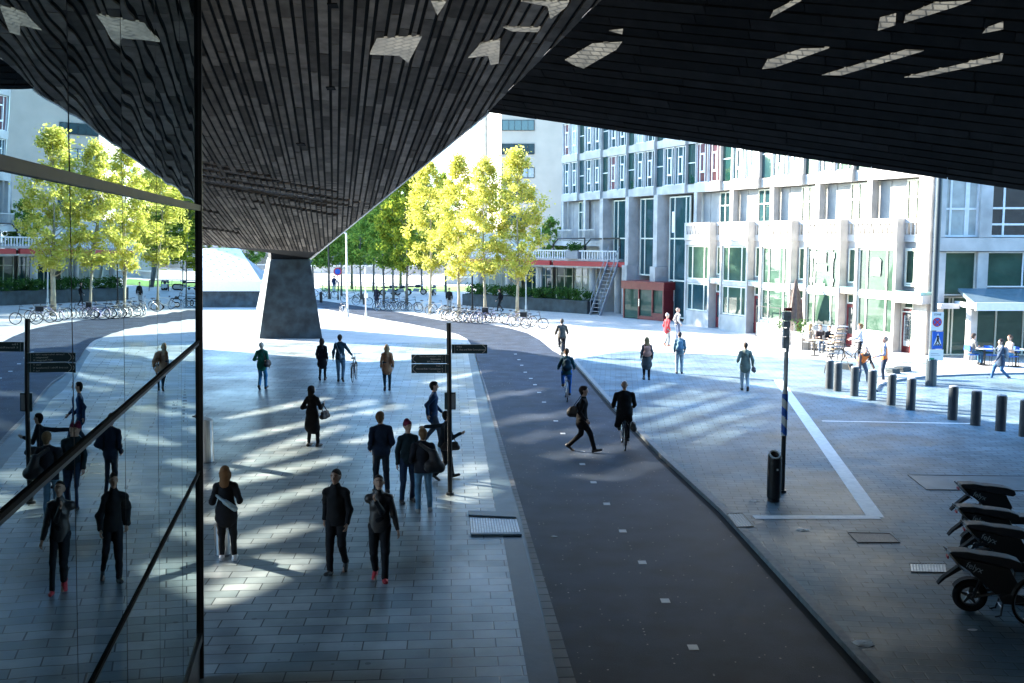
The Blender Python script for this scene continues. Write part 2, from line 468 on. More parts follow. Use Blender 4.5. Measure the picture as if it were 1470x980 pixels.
# raised brick plaza with its kerb face
ZB = 0.10
pr_b = [Vector((p.x, p.y, 0)) for p in path_r[1:]] + [pr_end]
far_b = [(60, near), (60, 37), (24, 39.5), (12, 46.0), (5.5, 48.5)]
b = MB(); b.prism([(p[0], p[1], .002) for p in pr_b] + [(x, y, .002) for x, y in far_b], (0, 0, ZB-.002))
tag(b.build('brick_plaza', M['klinker']), kind='structure')
b = MB()
for i in range(len(pr_b)-1):
    p, q = pr_b[i], pr_b[i+1]
    d = (q-p).normalized(); n = Vector((d.y, -d.x, 0))
    if n.x > 0: n = -n
    b.prism([p + n*.005 + Vector((0,0,.003)), q + n*.005 + Vector((0,0,.003)), q + n*.005 + Vector((0,0,ZB+.004)), p + n*.005 + Vector((0,0,ZB+.004))], n*-.16)
tag(b.build('kerb', M['granite']), kind='structure')
b = MB()
for i in range(len(pr_b)-1):
    p, q = pr_b[i], pr_b[i+1]
    d = (q-p).normalized(); n = Vector((d.y, -d.x, 0))
    if n.x > 0: n = -n
    b.poly([p+n*.008+Vector((0,0,.0125)), q+n*.008+Vector((0,0,.0125)), q+n*.13+Vector((0,0,.0125)), p+n*.13+Vector((0,0,.0125))])
tag(b.build('drain_channel', M['rubber']), kind='structure')  # black strip laid on the path beside the kerb
# painted lines on the brick plaza
b = MB()
def strip_line(b, p0, p1, w, z):
    p0 = G(*p0, z); p1 = G(*p1, z); d = (p1-p0).normalized(); n = Vector((-d.y, d.x, 0))*w/2
    b.poly([p0-n, p1-n, p1+n, p0+n])
strip_line(b, (1117,545), (1257,742), .34, ZB+.004)
strip_line(b, (1082,742), (1262,742), .25, ZB+.008)
strip_line(b, (1180,604), (1405,608), .12, ZB+.004)
tag(b.build('road_markings', M['roadpaint']), kind='structure')
# white studs down the middle of the cycle path
b = MB()
for (u, v) in [(740,508),(745,516),(749,524),(754,534),(762,543),(768,552),(774,563),(781,577),(798,604),(808,622),(836,666),(852,692),(871,723),(894,762),(922,807),(955,862),(995,929)]:
    p = G(u, v, .0135)
    b.box(p.x-.07, p.x+.07, p.y-.09, p.y+.09, .010, .0155)
tag(b.build('path_studs', M['stud']), kind='structure')
# pavement slab and kerb along the buildings on the right
kc = [(1258,566),(1262,558),(1285,551),(1330,545),(1400,542),(1480,540)]
pts = PX(kc)
b = MB(); b.prism([Vector((p.x,p.y,.002)) for p in pts] + [Vector((75,43,.002)), Vector((75,60,.002)), Vector((19,60,.002)), Vector((16,43,.002))], (0,0,.13))
tag(b.build('pavement', M['far_pave']), kind='structure')
b = MB(); b.tube([Vector((p.x,p.y,.085)) for p in pts], .085, 6)
tag(b.build('pavement_kerb', M['band']), kind='structure')

# lawn far behind the trees and pale road beyond
sheet('lawn', [AT(455,0,102).xy, (-4.0,102), (-4.5,113), (-22,113)], .02, M['grass'])
sheet('lawn', [(-48,104), (-24,104), (-26,114), (-52,114)], .02, M['grass'])

# ================================================================== station canopy
T1 = AT(445, 371, 55.5)
C0 = AT(700, 160, 33.0)
T0 = AT(283, 350, 52.0)
nL = (T1-T0).cross(C0-T0).normalized()
if nL.z > 0: nL = -nL                       # pointing down
def zL(x, y): return T1.z - (nL.x*(x-T1.x) + nL.y*(y-T1.y))/nL.z
K1 = ON(862, 0, T1, nL)
RR = AT(1470, 272, 26.0)
nR = (RR-C0).cross(K1-C0).normalized()
if nR.z > 0: nR = -nR
def zR(x, y): return C0.z - (nR.x*(x-C0.x) + nR.y*(y-C0.y))/nR.z
K2 = C0 + (K1-C0) * ((C0.y+9.0)/(C0.y-K1.y))
e = (RR-C0).normalized()
R2 = RR + e*30.0
HA0 = Vector((-.342*-9-.0, -9, 0))
HLX = lambda Y: -18.4 - max(0, 51.4-Y)*.06
polyL = [T0, T1, C0, K2, Vector((HLX(12), -9, zL(HLX(12),-9))), Vector((HLX(12), 12, zL(HLX(12),12))), Vector((HLX(51.4), 51.4, zL(HLX(51.4),51.4)))]
polyR = [C0, R2, Vector((R2.x, -9, zR(R2.x, -9))), K2]

HA = Vector((-20.6, 13.0, 0)); HB = Vector((-18.3, 51.5, 0))
hd = (HB-HA); HL = hd.length; hd.normalize(); hn = Vector((hd.y, -hd.x, 0))
def back(P):
    """where the sun ray through ground point P crosses the hall wall: (along, height)"""
    den = SUN.x*hn.x + SUN.y*hn.y
    t = ((HA.x-P.x)*hn.x + (HA.y-P.y)*hn.y)/den
    q = P + SUN*t
    return ((q-HA).dot(hd), q.z)
streaks = [
 # u0, v0, half width, u1, v1, half width
 (280,866,17,430,808,9),(424,812,8,580,742,3),(286,828,5,400,800,4),(345,778,9,436,756,5),(288,748,9,452,702,5),(296,700,5,470,662,6),
 (440,668,8,548,636,9),(340,598,2.5,456,574,3),(345,628,3,486,598,3),(372,652,6,480,616,3.5),(330,672,5,440,645,3),
 (478,588,2.5,642,556,3),(470,604,3,596,578,3),(560,560,2.5,690,534,2.5),(512,634,4,606,612,3.5),
 (566,752,3,690,706,5),(640,724,8,716,694,7),(650,682,5,722,658,6),(690,640,5,700,632,5),(640,600,3,690,588,3),
 (752,690,5,797,678,7),(764,664,5,905,628,5),(808,694,3,944,652,4),(700,612,4,806,586,4),(716,642,4,836,606,4),(690,574,3,764,554,3),
 
 (903,566,2.5,974,546,2.5),(930,584,3,1012,556,4),(906,598,3.5,1022,566,5),(934,612,4,1062,570,4),(962,626,4,1088,586,4),
 (1000,640,3.5,1076,606,5),(905,632,3,960,612,3.5),
]

def inside(pt, poly):
    x, y = pt[0], pt[1]; c = False
    for i in range(len(poly)):
        x1, y1 = poly[i-1][0], poly[i-1][1]; x2, y2 = poly[i][0], poly[i][1]
        if (y1 > y) != (y2 > y) and x < (x2-x1)*(y-y1)/(y2-y1)+x1: c = not c
    return c
HTOP = lambda s: max(3.0, zL(*(HA+hd*s).xy) - .25)
def soffit_hit(P):
    t = (T1-P).dot(nL)/SUN.dot(nL); return P + SUN*t
wall_slots = []; roof_holes = []  # openings added in wall and soffit so direct sun draws the streaks
for (u0, v0, w0, u1, v1, w1) in sorted(streaks, key=lambda q: -(q[3]-q[0])*(q[2]+q[5])):
    du_, dv_ = (u1-u0)*.14, (v1-v0)*.14
    if u0 > 300: u0 -= du_; v0 -= dv_
    u1 += du_; v1 += dv_; w0 *= 1.12; w1 *= 1.12
    rs_ = random.Random(int(u0*7+v0))
    wob = [rs_.uniform(.75, 1.2) for _ in range(20)]
    def lens(fa, fb, n):
        up = []; dn = []
        for i in range(n+1):
            f = fa+(fb-fa)*i/n; s_ = math.sin(math.pi*min(max(f, .04), .96))**.5
            u = u0+(u1-u0)*f; v = v0+(v1-v0)*f; w = (w0+(w1-w0)*f)*s_*wob[int(f*18)]
            zz = 0 if v > 1.18*(u-700)+510 or u < 700 else ZB
            up.append(G(u, v-w, zz)); dn.append(G(u, v+w, zz))
        return up + dn[::-1]
    def place(lp):
        hh = [back(p) for p in lp]; sh = [soffit_hit(p) for p in lp]
        if all(.3 < s < HL-.3 and .1 < z < HTOP(s)-.1 for s, z in hh): wall_slots.append(hh); return True
        if all(inside((q.x, q.y), polyL) for q in sh): roof_holes.append(sh); return True
        return False
    if not place(lens(0, 1, 6)):
        ok = [place(lens(k/5+(.01 if k else 0), (k+1)/5-.01, 2)) for k in range(5)]
        print("STREAK split", u0, v0, ok)
def no_overlap(lst):
    fin = []
    for hp in lst:
        pts = [p for p in hp] + [tuple((hp[i][k]+hp[-1-i][k])/2 for k in range(2)) for i in range(len(hp)//2)]
        if any(any(inside(q, g) for q in pts) or any(inside(q, hp) for q in g) for g in fin): print("STREAK overlap"); continue
        fin.append(hp)
    return fin
fin = no_overlap(wall_slots); roof_fin = no_overlap(roof_holes)
print("STREAKS hall", len(fin), "roof", len(roof_fin))

def clip_poly(sub, clip):
    """convex 2D clip (Sutherland-Hodgman), clip counter-clockwise"""
    out = sub
    for i in range(len(clip)):
        a, c = clip[i], clip[(i+1) % len(clip)]
        inp, out = out, []
        if not inp: break
        def side(p): return (c[0]-a[0])*(p[1]-a[1]) - (c[1]-a[1])*(p[0]-a[0])
        for j in range(len(inp)):
            p, q = inp[j-1], inp[j]
            sp, sq = side(p), side(q)
            if sq >= 0:
                if sp < 0:
                    t = sp/(sp-sq); out.append((p[0]+(q[0]-p[0])*t, p[1]+(q[1]-p[1])*t))
                out.append(q)
            elif sp >= 0:
                t = sp/(sp-sq); out.append((p[0]+(q[0]-p[0])*t, p[1]+(q[1]-p[1])*t))
    return out
def ccw(p):
    a = sum(p[i-1][0]*p[i][1]-p[i][0]*p[i-1][1] for i in range(len(p)))
    return p if a > 0 else p[::-1]

def island_mat(name, col, rough, var):
    m = mat(name, col, rough, .3, 2.2, bump=.35, bscale=30, detail=8, stretch=(1,1,1), spec=.12)
    t = m.node_tree; p = t.nodes["Principled BSDF"]
    old = p.inputs["Base Color"].links[0].from_socket
    geo = nd(t, "ShaderNodeNewGeometry")
    mr = nd(t, "ShaderNodeMapRange"); mr.inputs["To Min"].default_value = 1-var; mr.inputs["To Max"].default_value = 1+var
    t.links.new(geo.outputs["Random Per Island"], mr.inputs[0])
    mx = nd(t, "ShaderNodeVectorMath", operation='SCALE')
    t.links.new(old, mx.inputs[0]); t.links.new(mr.outputs[0], mx.inputs["Scale"])
    t.links.new(mx.outputs[0], p.inputs["Base Color"])
    return m
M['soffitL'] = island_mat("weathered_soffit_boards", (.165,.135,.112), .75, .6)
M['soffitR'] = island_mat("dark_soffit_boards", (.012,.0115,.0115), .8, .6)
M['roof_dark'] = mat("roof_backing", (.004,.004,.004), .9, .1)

canopy = empty('station_canopy', (0, 33, 0), 0, "dark boarded station canopy folding down to a single concrete column, over the whole plaza", "canopy")
cl = canopy.location
def frame2(origin, n, xdir):
    x = (xdir - n*xdir.dot(n)).normalized(); y = n.cross(x).normalized()
    return origin, x, y, n
# --- left fold: boards fanning out of the column head
apex = ON(480, 510, T1, nL)
oL, xL, yL, _ = frame2(apex, nL, (Vector((apex.x+.1, 0, 0)) - Vector((apex.x, apex.y, 0))))
def to2(p, fr): d = p - fr[0]; return (d.dot(fr[1]), d.dot(fr[2]))
def to3(q, fr, h=0.0): return fr[0] + fr[1]*q[0] + fr[2]*q[1] + fr[3]*h
frL = (oL, xL, yL, nL)
cp = ccw([to2(p, frL) for p in polyL])
rnd = random.Random(3)
roof2 = [[to2(p, frL) for p in hp] for hp in roof_fin]
rbb = [(min(p[0] for p in h)-1.5, max(p[0] for p in h)+1.5, min(p[1] for p in h)-1.5, max(p[1] for p in h)+1.5) for h in roof2]
def hits_hole(q):
    cx_ = sum(p[0] for p in q)/len(q); cy_ = sum(p[1] for p in q)/len(q)
    for hb, h in zip(rbb, roof2):
        if hb[0] < cx_ < hb[1] and hb[2] < cy_ < hb[3]:
            smp = list(q) + [(cx_, cy_)] + [((p[0]+cx_)/2, (p[1]+cy_)/2) for p in q]
            if any(inside(p, h) for p in smp) or any(inside(p, q) for p in h): return True
    return False
b = MB()
angs = [math.atan2(q[1], q[0]) for q in cp]
a0, a1 = max(min(angs), -1.2), min(max(angs), 1.2)
da = .0037; a = a0
while a < a1:
    w = da * rnd.choice([.75, 1, 1, 1.15])
    r = 25 + rnd.random()*2
    while r < 115:
        ln = rnd.uniform(.7, 2.4)
        g = .0006
        q = [(rr*math.cos(aa), rr*math.sin(aa)) for rr, aa in ((r, a+g), (r+ln-.025, a+g), (r+ln-.025, a+w-g), (r, a+w-g))]
        q = clip_poly(q, cp)
        h = rnd.uniform(0, .02)
        if len(q) >= 3 and not hits_hole(q):
            top = [to3(p, frL, .03+h) for p in q]
            b.prism(top, -nL*(.05+h))
        elif len(q) >= 3:
            for k in range(24):
                ra = r+(ln-.025)*k/24; rb_ = r+(ln-.025)*(k+1)/24
                q = clip_poly([(rr*math.cos(aa), rr*math.sin(aa)) for rr, aa in ((ra, a+g), (rb_, a+g), (rb_, a+w-g), (ra, a+w-g))], cp)
                if len(q) >= 3 and not hits_hole(q): b.prism([to3(p, frL, .03+h) for p in q], -nL*(.05+h))
        r += ln
    a += w
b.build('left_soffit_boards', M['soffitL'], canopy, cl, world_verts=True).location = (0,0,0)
from mathutils.geometry import tessellate_polygon
def pierced(loops3, loops2, off):
    """sheet with holes, extruded by off (open channels through it)"""
    tris = tessellate_polygon([[Vector((p[0], p[1], 0)) for p in lp] for lp in loops2])
    flat = [Vector(p) for lp in loops3 for p in lp]; nv = len(flat)
    b = MB(); nt = 2*len(tris); fs = [tuple(tr) for tr in tris] + [tuple(i+nv for i in tr[::-1]) for tr in tris]
    k0 = 0
    for lp in loops3:
        L_ = len(lp)
        for i in range(L_):
            j = (i+1) % L_; fs.append((k0+i, k0+j, k0+nv+j, k0+nv+i))
        k0 += L_
    b.v = [tuple(p) for p in flat] + [tuple(p+off) for p in flat]; b.f = fs; b.m = [0]*nt + [1]*(len(fs)-nt)
    return b
l3 = [[p - nL*.03 for p in polyL]] + [[p - nL*.03 for p in hp] for hp in roof_fin]  # added slots through the deck, cut along the sun to draw streaks
b = pierced(l3, [[to2(p, frL) for p in lp] for lp in l3], SUN*(.6/abs(SUN.dot(nL))))
b.build('left_soffit_deck', [M['roof_dark'], M['soffitL']], canopy, cl, world_verts=True).location = (0,0,0)
# --- right fold: boards parallel to its free edge
frR = frame2(C0, nR, e)
cp = ccw([to2(p, frR) for p in polyR])
b = MB()
ymin = min(q[1] for q in cp); ymax = max(q[1] for q in cp)
xmin = min(q[0] for q in cp); xmax = max(q[0] for q in cp)
y = ymin
while y < ymax:
    w = rnd.choice([.3, .36, .36, .42])
    x = xmin - rnd.random()*2
    while x < xmax:
        ln = rnd.uniform(1.2, 3.6)
        q = clip_poly([(x, y+.03), (x+ln-.02, y+.03), (x+ln-.02, y+w-.03), (x, y+w-.03)], cp)
        if len(q) >= 3:
            h = rnd.uniform(0, .02)
            b.prism([to3(p, frR, .03+h) for p in q], -nR*(.05+h))
        x += ln
    y += w
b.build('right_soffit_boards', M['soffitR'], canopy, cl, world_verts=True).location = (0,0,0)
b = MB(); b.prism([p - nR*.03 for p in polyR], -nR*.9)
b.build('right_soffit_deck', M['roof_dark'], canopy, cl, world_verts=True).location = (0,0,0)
# --- white strip standing in for bright glare along the left fold's free edge
b = MB()
d = (C0-T1).normalized()
out = d.cross(nL); out = out if out.x > 0 else -out
b.prism([T1+out*.0+nL*.05, T1+out*.07+nL*.05, T1+out*.07-nL*.9, T1-nL*.9], (C0-T1))
b.build('edge_trim', M['white_metal'], canopy, cl, world_verts=True).location = (0,0,0)
# recessed slots in the left boards
b = MB()
for (u, v, w) in [(475,124,14),(432,205,13),(397,258,11),(366,298,9),(340,327,8),(478,5,16)]:
    p = ON(u, v, T1, nL); q = ON(u+w*.9, v, T1, nL); dx = (q-p); y_ = nL.cross(dx).normalized()*.12
    b.prism([p-dx*.5-y_+nL*.04, p+dx*.5-y_+nL*.04, p+dx*.5+y_+nL*.04, p-dx*.5+y_+nL*.04], nL*.03)
b.build('slot_fitting', M['rubber'], canopy, cl, world_verts=True).location = (0,0,0)
# glowing patches added to the soffit, standing in for window-pane reflections
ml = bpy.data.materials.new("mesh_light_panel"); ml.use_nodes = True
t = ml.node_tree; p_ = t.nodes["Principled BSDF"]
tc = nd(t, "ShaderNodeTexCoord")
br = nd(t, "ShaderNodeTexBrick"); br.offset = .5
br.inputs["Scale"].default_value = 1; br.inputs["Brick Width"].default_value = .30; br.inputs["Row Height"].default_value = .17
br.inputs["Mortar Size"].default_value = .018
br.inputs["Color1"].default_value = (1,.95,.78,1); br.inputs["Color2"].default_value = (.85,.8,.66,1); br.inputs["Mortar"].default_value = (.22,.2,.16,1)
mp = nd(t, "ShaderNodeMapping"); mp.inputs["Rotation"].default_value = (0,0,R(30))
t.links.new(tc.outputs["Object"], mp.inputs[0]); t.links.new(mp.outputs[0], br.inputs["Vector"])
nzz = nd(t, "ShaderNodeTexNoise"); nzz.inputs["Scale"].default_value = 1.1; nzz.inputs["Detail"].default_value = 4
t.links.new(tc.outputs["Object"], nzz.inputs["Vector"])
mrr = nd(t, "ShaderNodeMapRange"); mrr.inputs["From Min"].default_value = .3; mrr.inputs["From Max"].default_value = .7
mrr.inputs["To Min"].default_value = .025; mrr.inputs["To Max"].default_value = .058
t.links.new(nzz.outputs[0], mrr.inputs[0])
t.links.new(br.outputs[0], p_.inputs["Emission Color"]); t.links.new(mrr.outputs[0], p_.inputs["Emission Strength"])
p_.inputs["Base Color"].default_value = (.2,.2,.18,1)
panels = [  # added glowing patches standing in for window-pane reflections
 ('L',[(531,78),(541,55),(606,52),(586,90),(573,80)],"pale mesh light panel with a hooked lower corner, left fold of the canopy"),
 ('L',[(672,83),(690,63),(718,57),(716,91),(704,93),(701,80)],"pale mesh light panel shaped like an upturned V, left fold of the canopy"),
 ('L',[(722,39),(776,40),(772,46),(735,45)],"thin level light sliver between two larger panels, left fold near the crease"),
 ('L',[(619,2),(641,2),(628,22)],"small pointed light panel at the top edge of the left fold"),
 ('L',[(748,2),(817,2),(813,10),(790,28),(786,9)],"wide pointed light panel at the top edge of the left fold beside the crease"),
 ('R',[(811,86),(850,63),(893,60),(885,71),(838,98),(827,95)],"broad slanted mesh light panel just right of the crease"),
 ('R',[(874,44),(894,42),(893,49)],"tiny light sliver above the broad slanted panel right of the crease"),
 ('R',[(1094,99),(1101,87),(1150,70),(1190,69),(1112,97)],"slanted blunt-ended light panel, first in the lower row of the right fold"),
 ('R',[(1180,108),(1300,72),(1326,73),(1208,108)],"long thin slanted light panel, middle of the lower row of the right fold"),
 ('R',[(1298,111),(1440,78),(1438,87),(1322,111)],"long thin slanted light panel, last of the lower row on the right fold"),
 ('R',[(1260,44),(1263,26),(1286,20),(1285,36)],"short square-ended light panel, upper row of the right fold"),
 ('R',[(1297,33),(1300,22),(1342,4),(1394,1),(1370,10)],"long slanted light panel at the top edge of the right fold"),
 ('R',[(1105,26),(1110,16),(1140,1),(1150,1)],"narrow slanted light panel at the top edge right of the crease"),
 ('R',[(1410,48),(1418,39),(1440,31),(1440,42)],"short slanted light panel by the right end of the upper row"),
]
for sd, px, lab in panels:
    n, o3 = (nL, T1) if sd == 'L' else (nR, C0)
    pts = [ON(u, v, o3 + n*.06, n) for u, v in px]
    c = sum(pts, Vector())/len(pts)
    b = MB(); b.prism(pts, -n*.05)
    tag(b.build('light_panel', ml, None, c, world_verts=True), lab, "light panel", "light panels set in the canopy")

# ================================================================== concrete column
BLc, BRc = G(372, 486), G(463, 486)
BB = G(362, 470)
TLc, TRc = AT(388, 372, 55.6), AT(445, 372, 55.6)
TB = AT(384, 376, 60.5); TB.z = TLc.z
BR2 = BRc + (BB-BLc); TR2 = TRc + (TB-TLc)
b = MB()
vs = [BLc, BRc, BR2, BB, TLc, TRc, TR2, TB]
b.add(vs, [(0,1,5,4),(1,2,6,5),(2,3,7,6),(3,0,4,7),(4,5,6,7),(3,2,1,0)])
o = b.build('concrete_column', [M['concrete_dark']], None, (BLc+BRc)/2, world_verts=True, bevel=.05)
tag(o, "massive tapering dark concrete column standing on the plaza under the canopy tip", "column")
cap = MB(); mid = (TLc+TRc+TR2+TB)/4
cap.prism([p + (p-mid)*-.04 + Vector((0,0,.0)) for p in (TLc, TRc, TR2, TB)], (0,0,.45))
c_ = cap.build('column_head', M['rubber'], o); c_.matrix_parent_inverse = Matrix.Translation(-o.location)

# ================================================================== glass wall on the left
th = R(10.9); gn = Vector((math.cos(th), math.sin(th), 0)); ge = Vector((math.sin(th), -math.cos(th), 0))
GE = gn*-1.5                                   # a point of the glass plane
rr_ = (283-735)/F
Ye = -1.5/(rr_*gn.x + gn.y); E0 = Vector((rr_*Ye, Ye, 0))
gm = bpy.data.materials.new("mirror_glass"); gm.use_nodes = True
t = gm.node_tree; t.nodes.remove(t.nodes["Principled BSDF"])
df = nd(t, "ShaderNodeBsdfDiffuse"); df.inputs[0].default_value = (.006,.012,.014,1)
gl = nd(t, "ShaderNodeBsdfGlossy"); gl.inputs[0].default_value = (.60,.72,.76,1); gl.inputs["Roughness"].default_value = .0
mx = nd(t, "ShaderNodeMixShader"); mx.inputs[0].default_value = .8
t.links.new(df.outputs[0], mx.inputs[1]); t.links.new(gl.outputs[0], mx.inputs[2]); t.links.new(mx.outputs[0], t.nodes["Material Output"].inputs[0])
tc = nd(t, "ShaderNodeTexCoord"); oi = nd(t, "ShaderNodeObjectInfo")
va = nd(t, "ShaderNodeVectorMath", operation='ADD'); t.links.new(tc.outputs["Object"], va.inputs[0])
sc_ = nd(t, "ShaderNodeVectorMath", operation='SCALE'); sc_.inputs[0].default_value = (37, 11, 23); t.links.new(oi.outputs["Random"], sc_.inputs["Scale"]); t.links.new(sc_.outputs[0], va.inputs[1])
nz = nd(t, "ShaderNodeTexNoise"); nz.inputs["Scale"].default_value = 1.3; nz.inputs["Detail"].default_value = 0
t.links.new(va.outputs[0], nz.inputs["Vector"])
bp_ = nd(t, "ShaderNodeBump"); bp_.inputs["Strength"].default_value = .02; bp_.inputs["Distance"].default_value = .1
t.links.new(nz.outputs[0], bp_.inputs["Height"]); t.links.new(bp_.outputs[0], gl.inputs["Normal"])
LEAN = R(1.6)
gw = empty('glass_wall', E0 - gn*(4.4*math.sin(LEAN)), math.atan2(ge.y, ge.x), "tall mirror-like glass wall reflecting the plaza, ending in a black post", "glass wall")
gw.rotation_euler = (-LEAN, 0, math.atan2(ge.y, ge.x))
# local frame: +x along ge (towards the camera), +y = rot90 of ge = gn
PW = 1.62; NP = 11
zs = [.0, .62, 2.73, 4.38, 6.04, 8.6, 11.2]
TILT = R(.75)
for i in range(NP):
    for k in range(1, len(zs)-1):
        x0, x1 = i*PW+.012, (i+1)*PW-.012
        z0, z1 = zs[k]+.02, zs[k+1]-.02
        b = MB(); cx, cz = (x0+x1)/2, (z0+z1)/2
        b.box(-(x1-x0)/2, (x1-x0)/2, -.03, 0, -(z1-z0)/2, (z1-z0)/2)
        g = b.build('glass_panel', gm, gw, (cx, 0, cz))
        g.rotation_euler = (rnd.uniform(-.0012,.0012), 0, rnd.uniform(-.0012,.0012))
b = MB()
for i in range(1, NP): b.box(i*PW-.014, i*PW+.014, -.06, -.001, zs[1], zs[-1])
b.build('glazing_joints', M['rubber'], gw)
for k in (2, 3):
    b = MB(); b.box(0, NP*PW, -.07, .015, zs[k]-.0, zs[k]+.032); b.build('transom', M['rubber'], gw)
    b = MB(); b.box(0.02, NP*PW, -.07, .004, zs[k]-.035, zs[k]-.002); b.build('transom_sill', M['band'], gw)
b = MB(); b.box(0, NP*PW, -.07, .03, zs[4]-.035, zs[4]+.035); b.build('transom', mat("bronze_band", (.06,.058,.025), .45, .3, 3, spec=.25), gw)
b = MB(); b.box(0, NP*PW, -.07, .03, zs[5]-.03, zs[5]+.03); b.build('transom', M['black_metal'], gw)
b = MB(); b.box(0, NP*PW, -.08, .03, .5, .62); b.box(0, NP*PW, -.08, .0, 0, .5); b.build('plinth', M['black_metal'], gw)
b = MB(); b.box(-.05, .0, -.06, .045, 0, 14); b.build('end_post', M['black_metal'], gw, bevel=.008)

# ================================================================== unseen wall added behind the glass, slotted to shape the sun streaks
outer = [(0, .0), (HL, .0), (HL, HTOP(HL)+.7)] + [(HL*f, HTOP(HL*f)+.7) for f in (.75,.5,.25)] + [(0, HTOP(0)+.7)]
loops = [outer] + fin
b = pierced([[HA + hd*s + Vector((0,0,z)) for s, z in lp] for lp in loops], loops, SUN*.45)
off = SUN*.45
slot_wall = b.build('station_hall', [M['concrete_black'], M['concrete_black']], None, HA, world_verts=True)
tag(slot_wall, "station hall side wall behind the glass wall, pierced by slanted slots", "building")
gt_ = bpy.data.materials.new("tinted_slot_glass"); gt_.use_nodes = True  # added filter that dims the sun passing the slots
t = gt_.node_tree; t.nodes.remove(t.nodes["Principled BSDF"])
tr = nd(t, "ShaderNodeBsdfTransparent"); tr.inputs[0].default_value = (.78,.78,.75,1)
t.links.new(tr.outputs[0], t.nodes["Material Output"].inputs[0])
b = MB()
for hp in fin:
    b.poly([HA + hd*s + Vector((0,0,z)) + off*.5 for s, z in hp])
g = b.build('slot_glazing', gt_, slot_wall, HA, world_verts=True); g.location = (0,0,0)
b = MB()
for hp in roof_fin:
    b.poly([p + SUN*1.2 for p in hp])
if roof_fin:
    b.build('slot_glazing', gt_, canopy, cl, world_verts=True).location = (0,0,0)
# the body of the station behind the camera
b = MB(); b.box(-45, 60, -12, -9.3, 0, 30)
tag(b.build('station_building', M['station_face'], None, (8,-10,0), world_verts=True), "station building behind the viewer under the canopy", "building")

b = MB(); b.prism([(10.0,2.0,0),(10.5,1.8,0),(24.2,26.8,0),(23.7,27.1,0)], (0,0,7.0))  # unseen wall added to keep light off the near ground
tag(b.build('wing_wall', M['concrete_black'], None, (9,14,0), world_verts=True), "dark station wing wall just outside the right edge, beside the parked scooters", "wall")
# ================================================================== apartment building on the right
FD = Vector((math.sin(R(-23.3)), math.cos(R(-23.3)), 0))
FB = G(1300, 512); FB.z = 0
apt = empty('apartment_building', FB, math.atan2(-FD.y, -FD.x),
            "long pale concrete apartment block with projecting shop bays, sunlit at its right end", "building")
PIT, BW = 3.85, 2.75
def bx0(i): return -(3.6 + PIT*i)
rb = random.Random(21)
NB = 10
# --- structural shell: floors, piers, back walls
w = MB()
w.box(-39.6, .7, 2.0, 14, 0, 26.0); w.box(-39.6, .7, .9, 1.99, 17.9, 26.0)                       # body behind everything
for k in range(4):                                       # upper spandrels and slabs
    z0 = 8.45 + 3.1*k
    for i in range(NB):
        x0 = bx0(i)
        w.box(x0, x0+BW, .6, 1.98, z0, z0+.58)
        w.box(x0+BW+.003, x0+PIT-.003, .80, 1.98, z0+.03, z0+.55)
    w.box(-.82, .7, .6, 1.98, z0, z0+.6)
for i in range(NB):                                      # upper bay cheeks and middle posts
    x0 = bx0(i)
    for k in range(3):
        z0 = 9.04 + 3.1*k
        w.box(x0+.002, x0+.09, .66, .86, z0, z0+2.5); w.box(x0+BW-.09, x0+BW-.002, .66, .86, z0, z0+2.5)
        w.box(x0+BW/2-.04, x0+BW/2+.04, .64, 1.0, z0, z0+2.5)
w.build('upper_wall', M['concrete'], apt, bevel=0)
w = MB()
for i in range(5):                                       # lower projecting shop bays
    x0 = bx0(i); x1 = x0+BW
    w.box(x0, x0+.16, 0, 1.97, 0, 5.4); w.box(x1-.16, x1, 0, 1.97, 0, 5.4)
    w.box(x0+.162, x1-.162, .02, 1.97, 0, .95); w.box(x0+.162, x1-.162, .01, 1.97, 5.1, 5.38)
    w.box(x1+.002, x0+PIT-.002, .55, 1.97, 0, 5.4)       # recess wall
w.box(.0, .75, .4, 1.97, 0, 8.44)
w.box(-.82, -.002, .55, 1.97, 0, 5.4)
w.box(-23.0+PIT, .7, 1.24, 1.99, 5.402, 8.44)
w.build('lower_wall', M['concrete'], apt)
w = MB(); w.box(-39.6, -30.6, 1.24, 1.99, 5.3, 8.44); w.build('gallery_wall', M['concrete_mid'], apt)
for i in range(NB):                                      # gallery piers and panels
    if 5 <= i <= 7: continue
    x0 = bx0(i)
    w = MB(); w.box(x0, x0+.34, .62, .98, 5.3, 8.44); w.build('gallery_pier', M['concrete'], apt)
    for xa, xb in ((.36, 1.1), (1.14, 2.15)):
        w = MB(); w.box(x0+xa, x0+xb, 1.14, 1.22, 5.3, 8.4); w.build('gallery_panel', M['concrete_mid'], apt)

def grid_frame(b, x0, x1, y, z0, z1, xs, zs, fw=.07, dp=.09):
    b.box(x0, x0+fw, y, y+dp, z0, z1); b.box(x1-fw, x1, y, y+dp, z0, z1)
    b.box(x0+fw, x1-fw, y, y+dp, z0, z0+fw); b.box(x0+fw, x1-fw, y, y+dp, z1-fw, z1)
    for x in xs: b.box(x-fw/2, x+fw/2, y+.004, y+dp-.004, z0+fw, z1-fw)
    ed = [x0+fw] + sorted(xs) + [x1-fw]
    for z in zs:
        for a_, c_ in zip(ed[:-1], ed[1:]):
            b.box(a_+(fw/2 if a_ != ed[0] else 0), c_-(fw/2 if c_ != ed[-1] else 0), y+.006, y+dp-.006, z-fw/2, z+fw/2)
def window(parent, x0, x1, y, z0, z1, xs, zs, glass, frame='white_metal', fw=.07, extra=None):
    b = MB(); grid_frame(b, x0, x1, y, z0, z1, xs, zs, fw)
    if extra: extra(b)
    o = b.build('window', M[frame], parent)
    p = MB(); p.box(x0+fw*.5, x1-fw*.5, y+.05, y+.07, z0+fw*.5, z1-fw*.5)
    p.build('pane', M[glass], o)
    return o
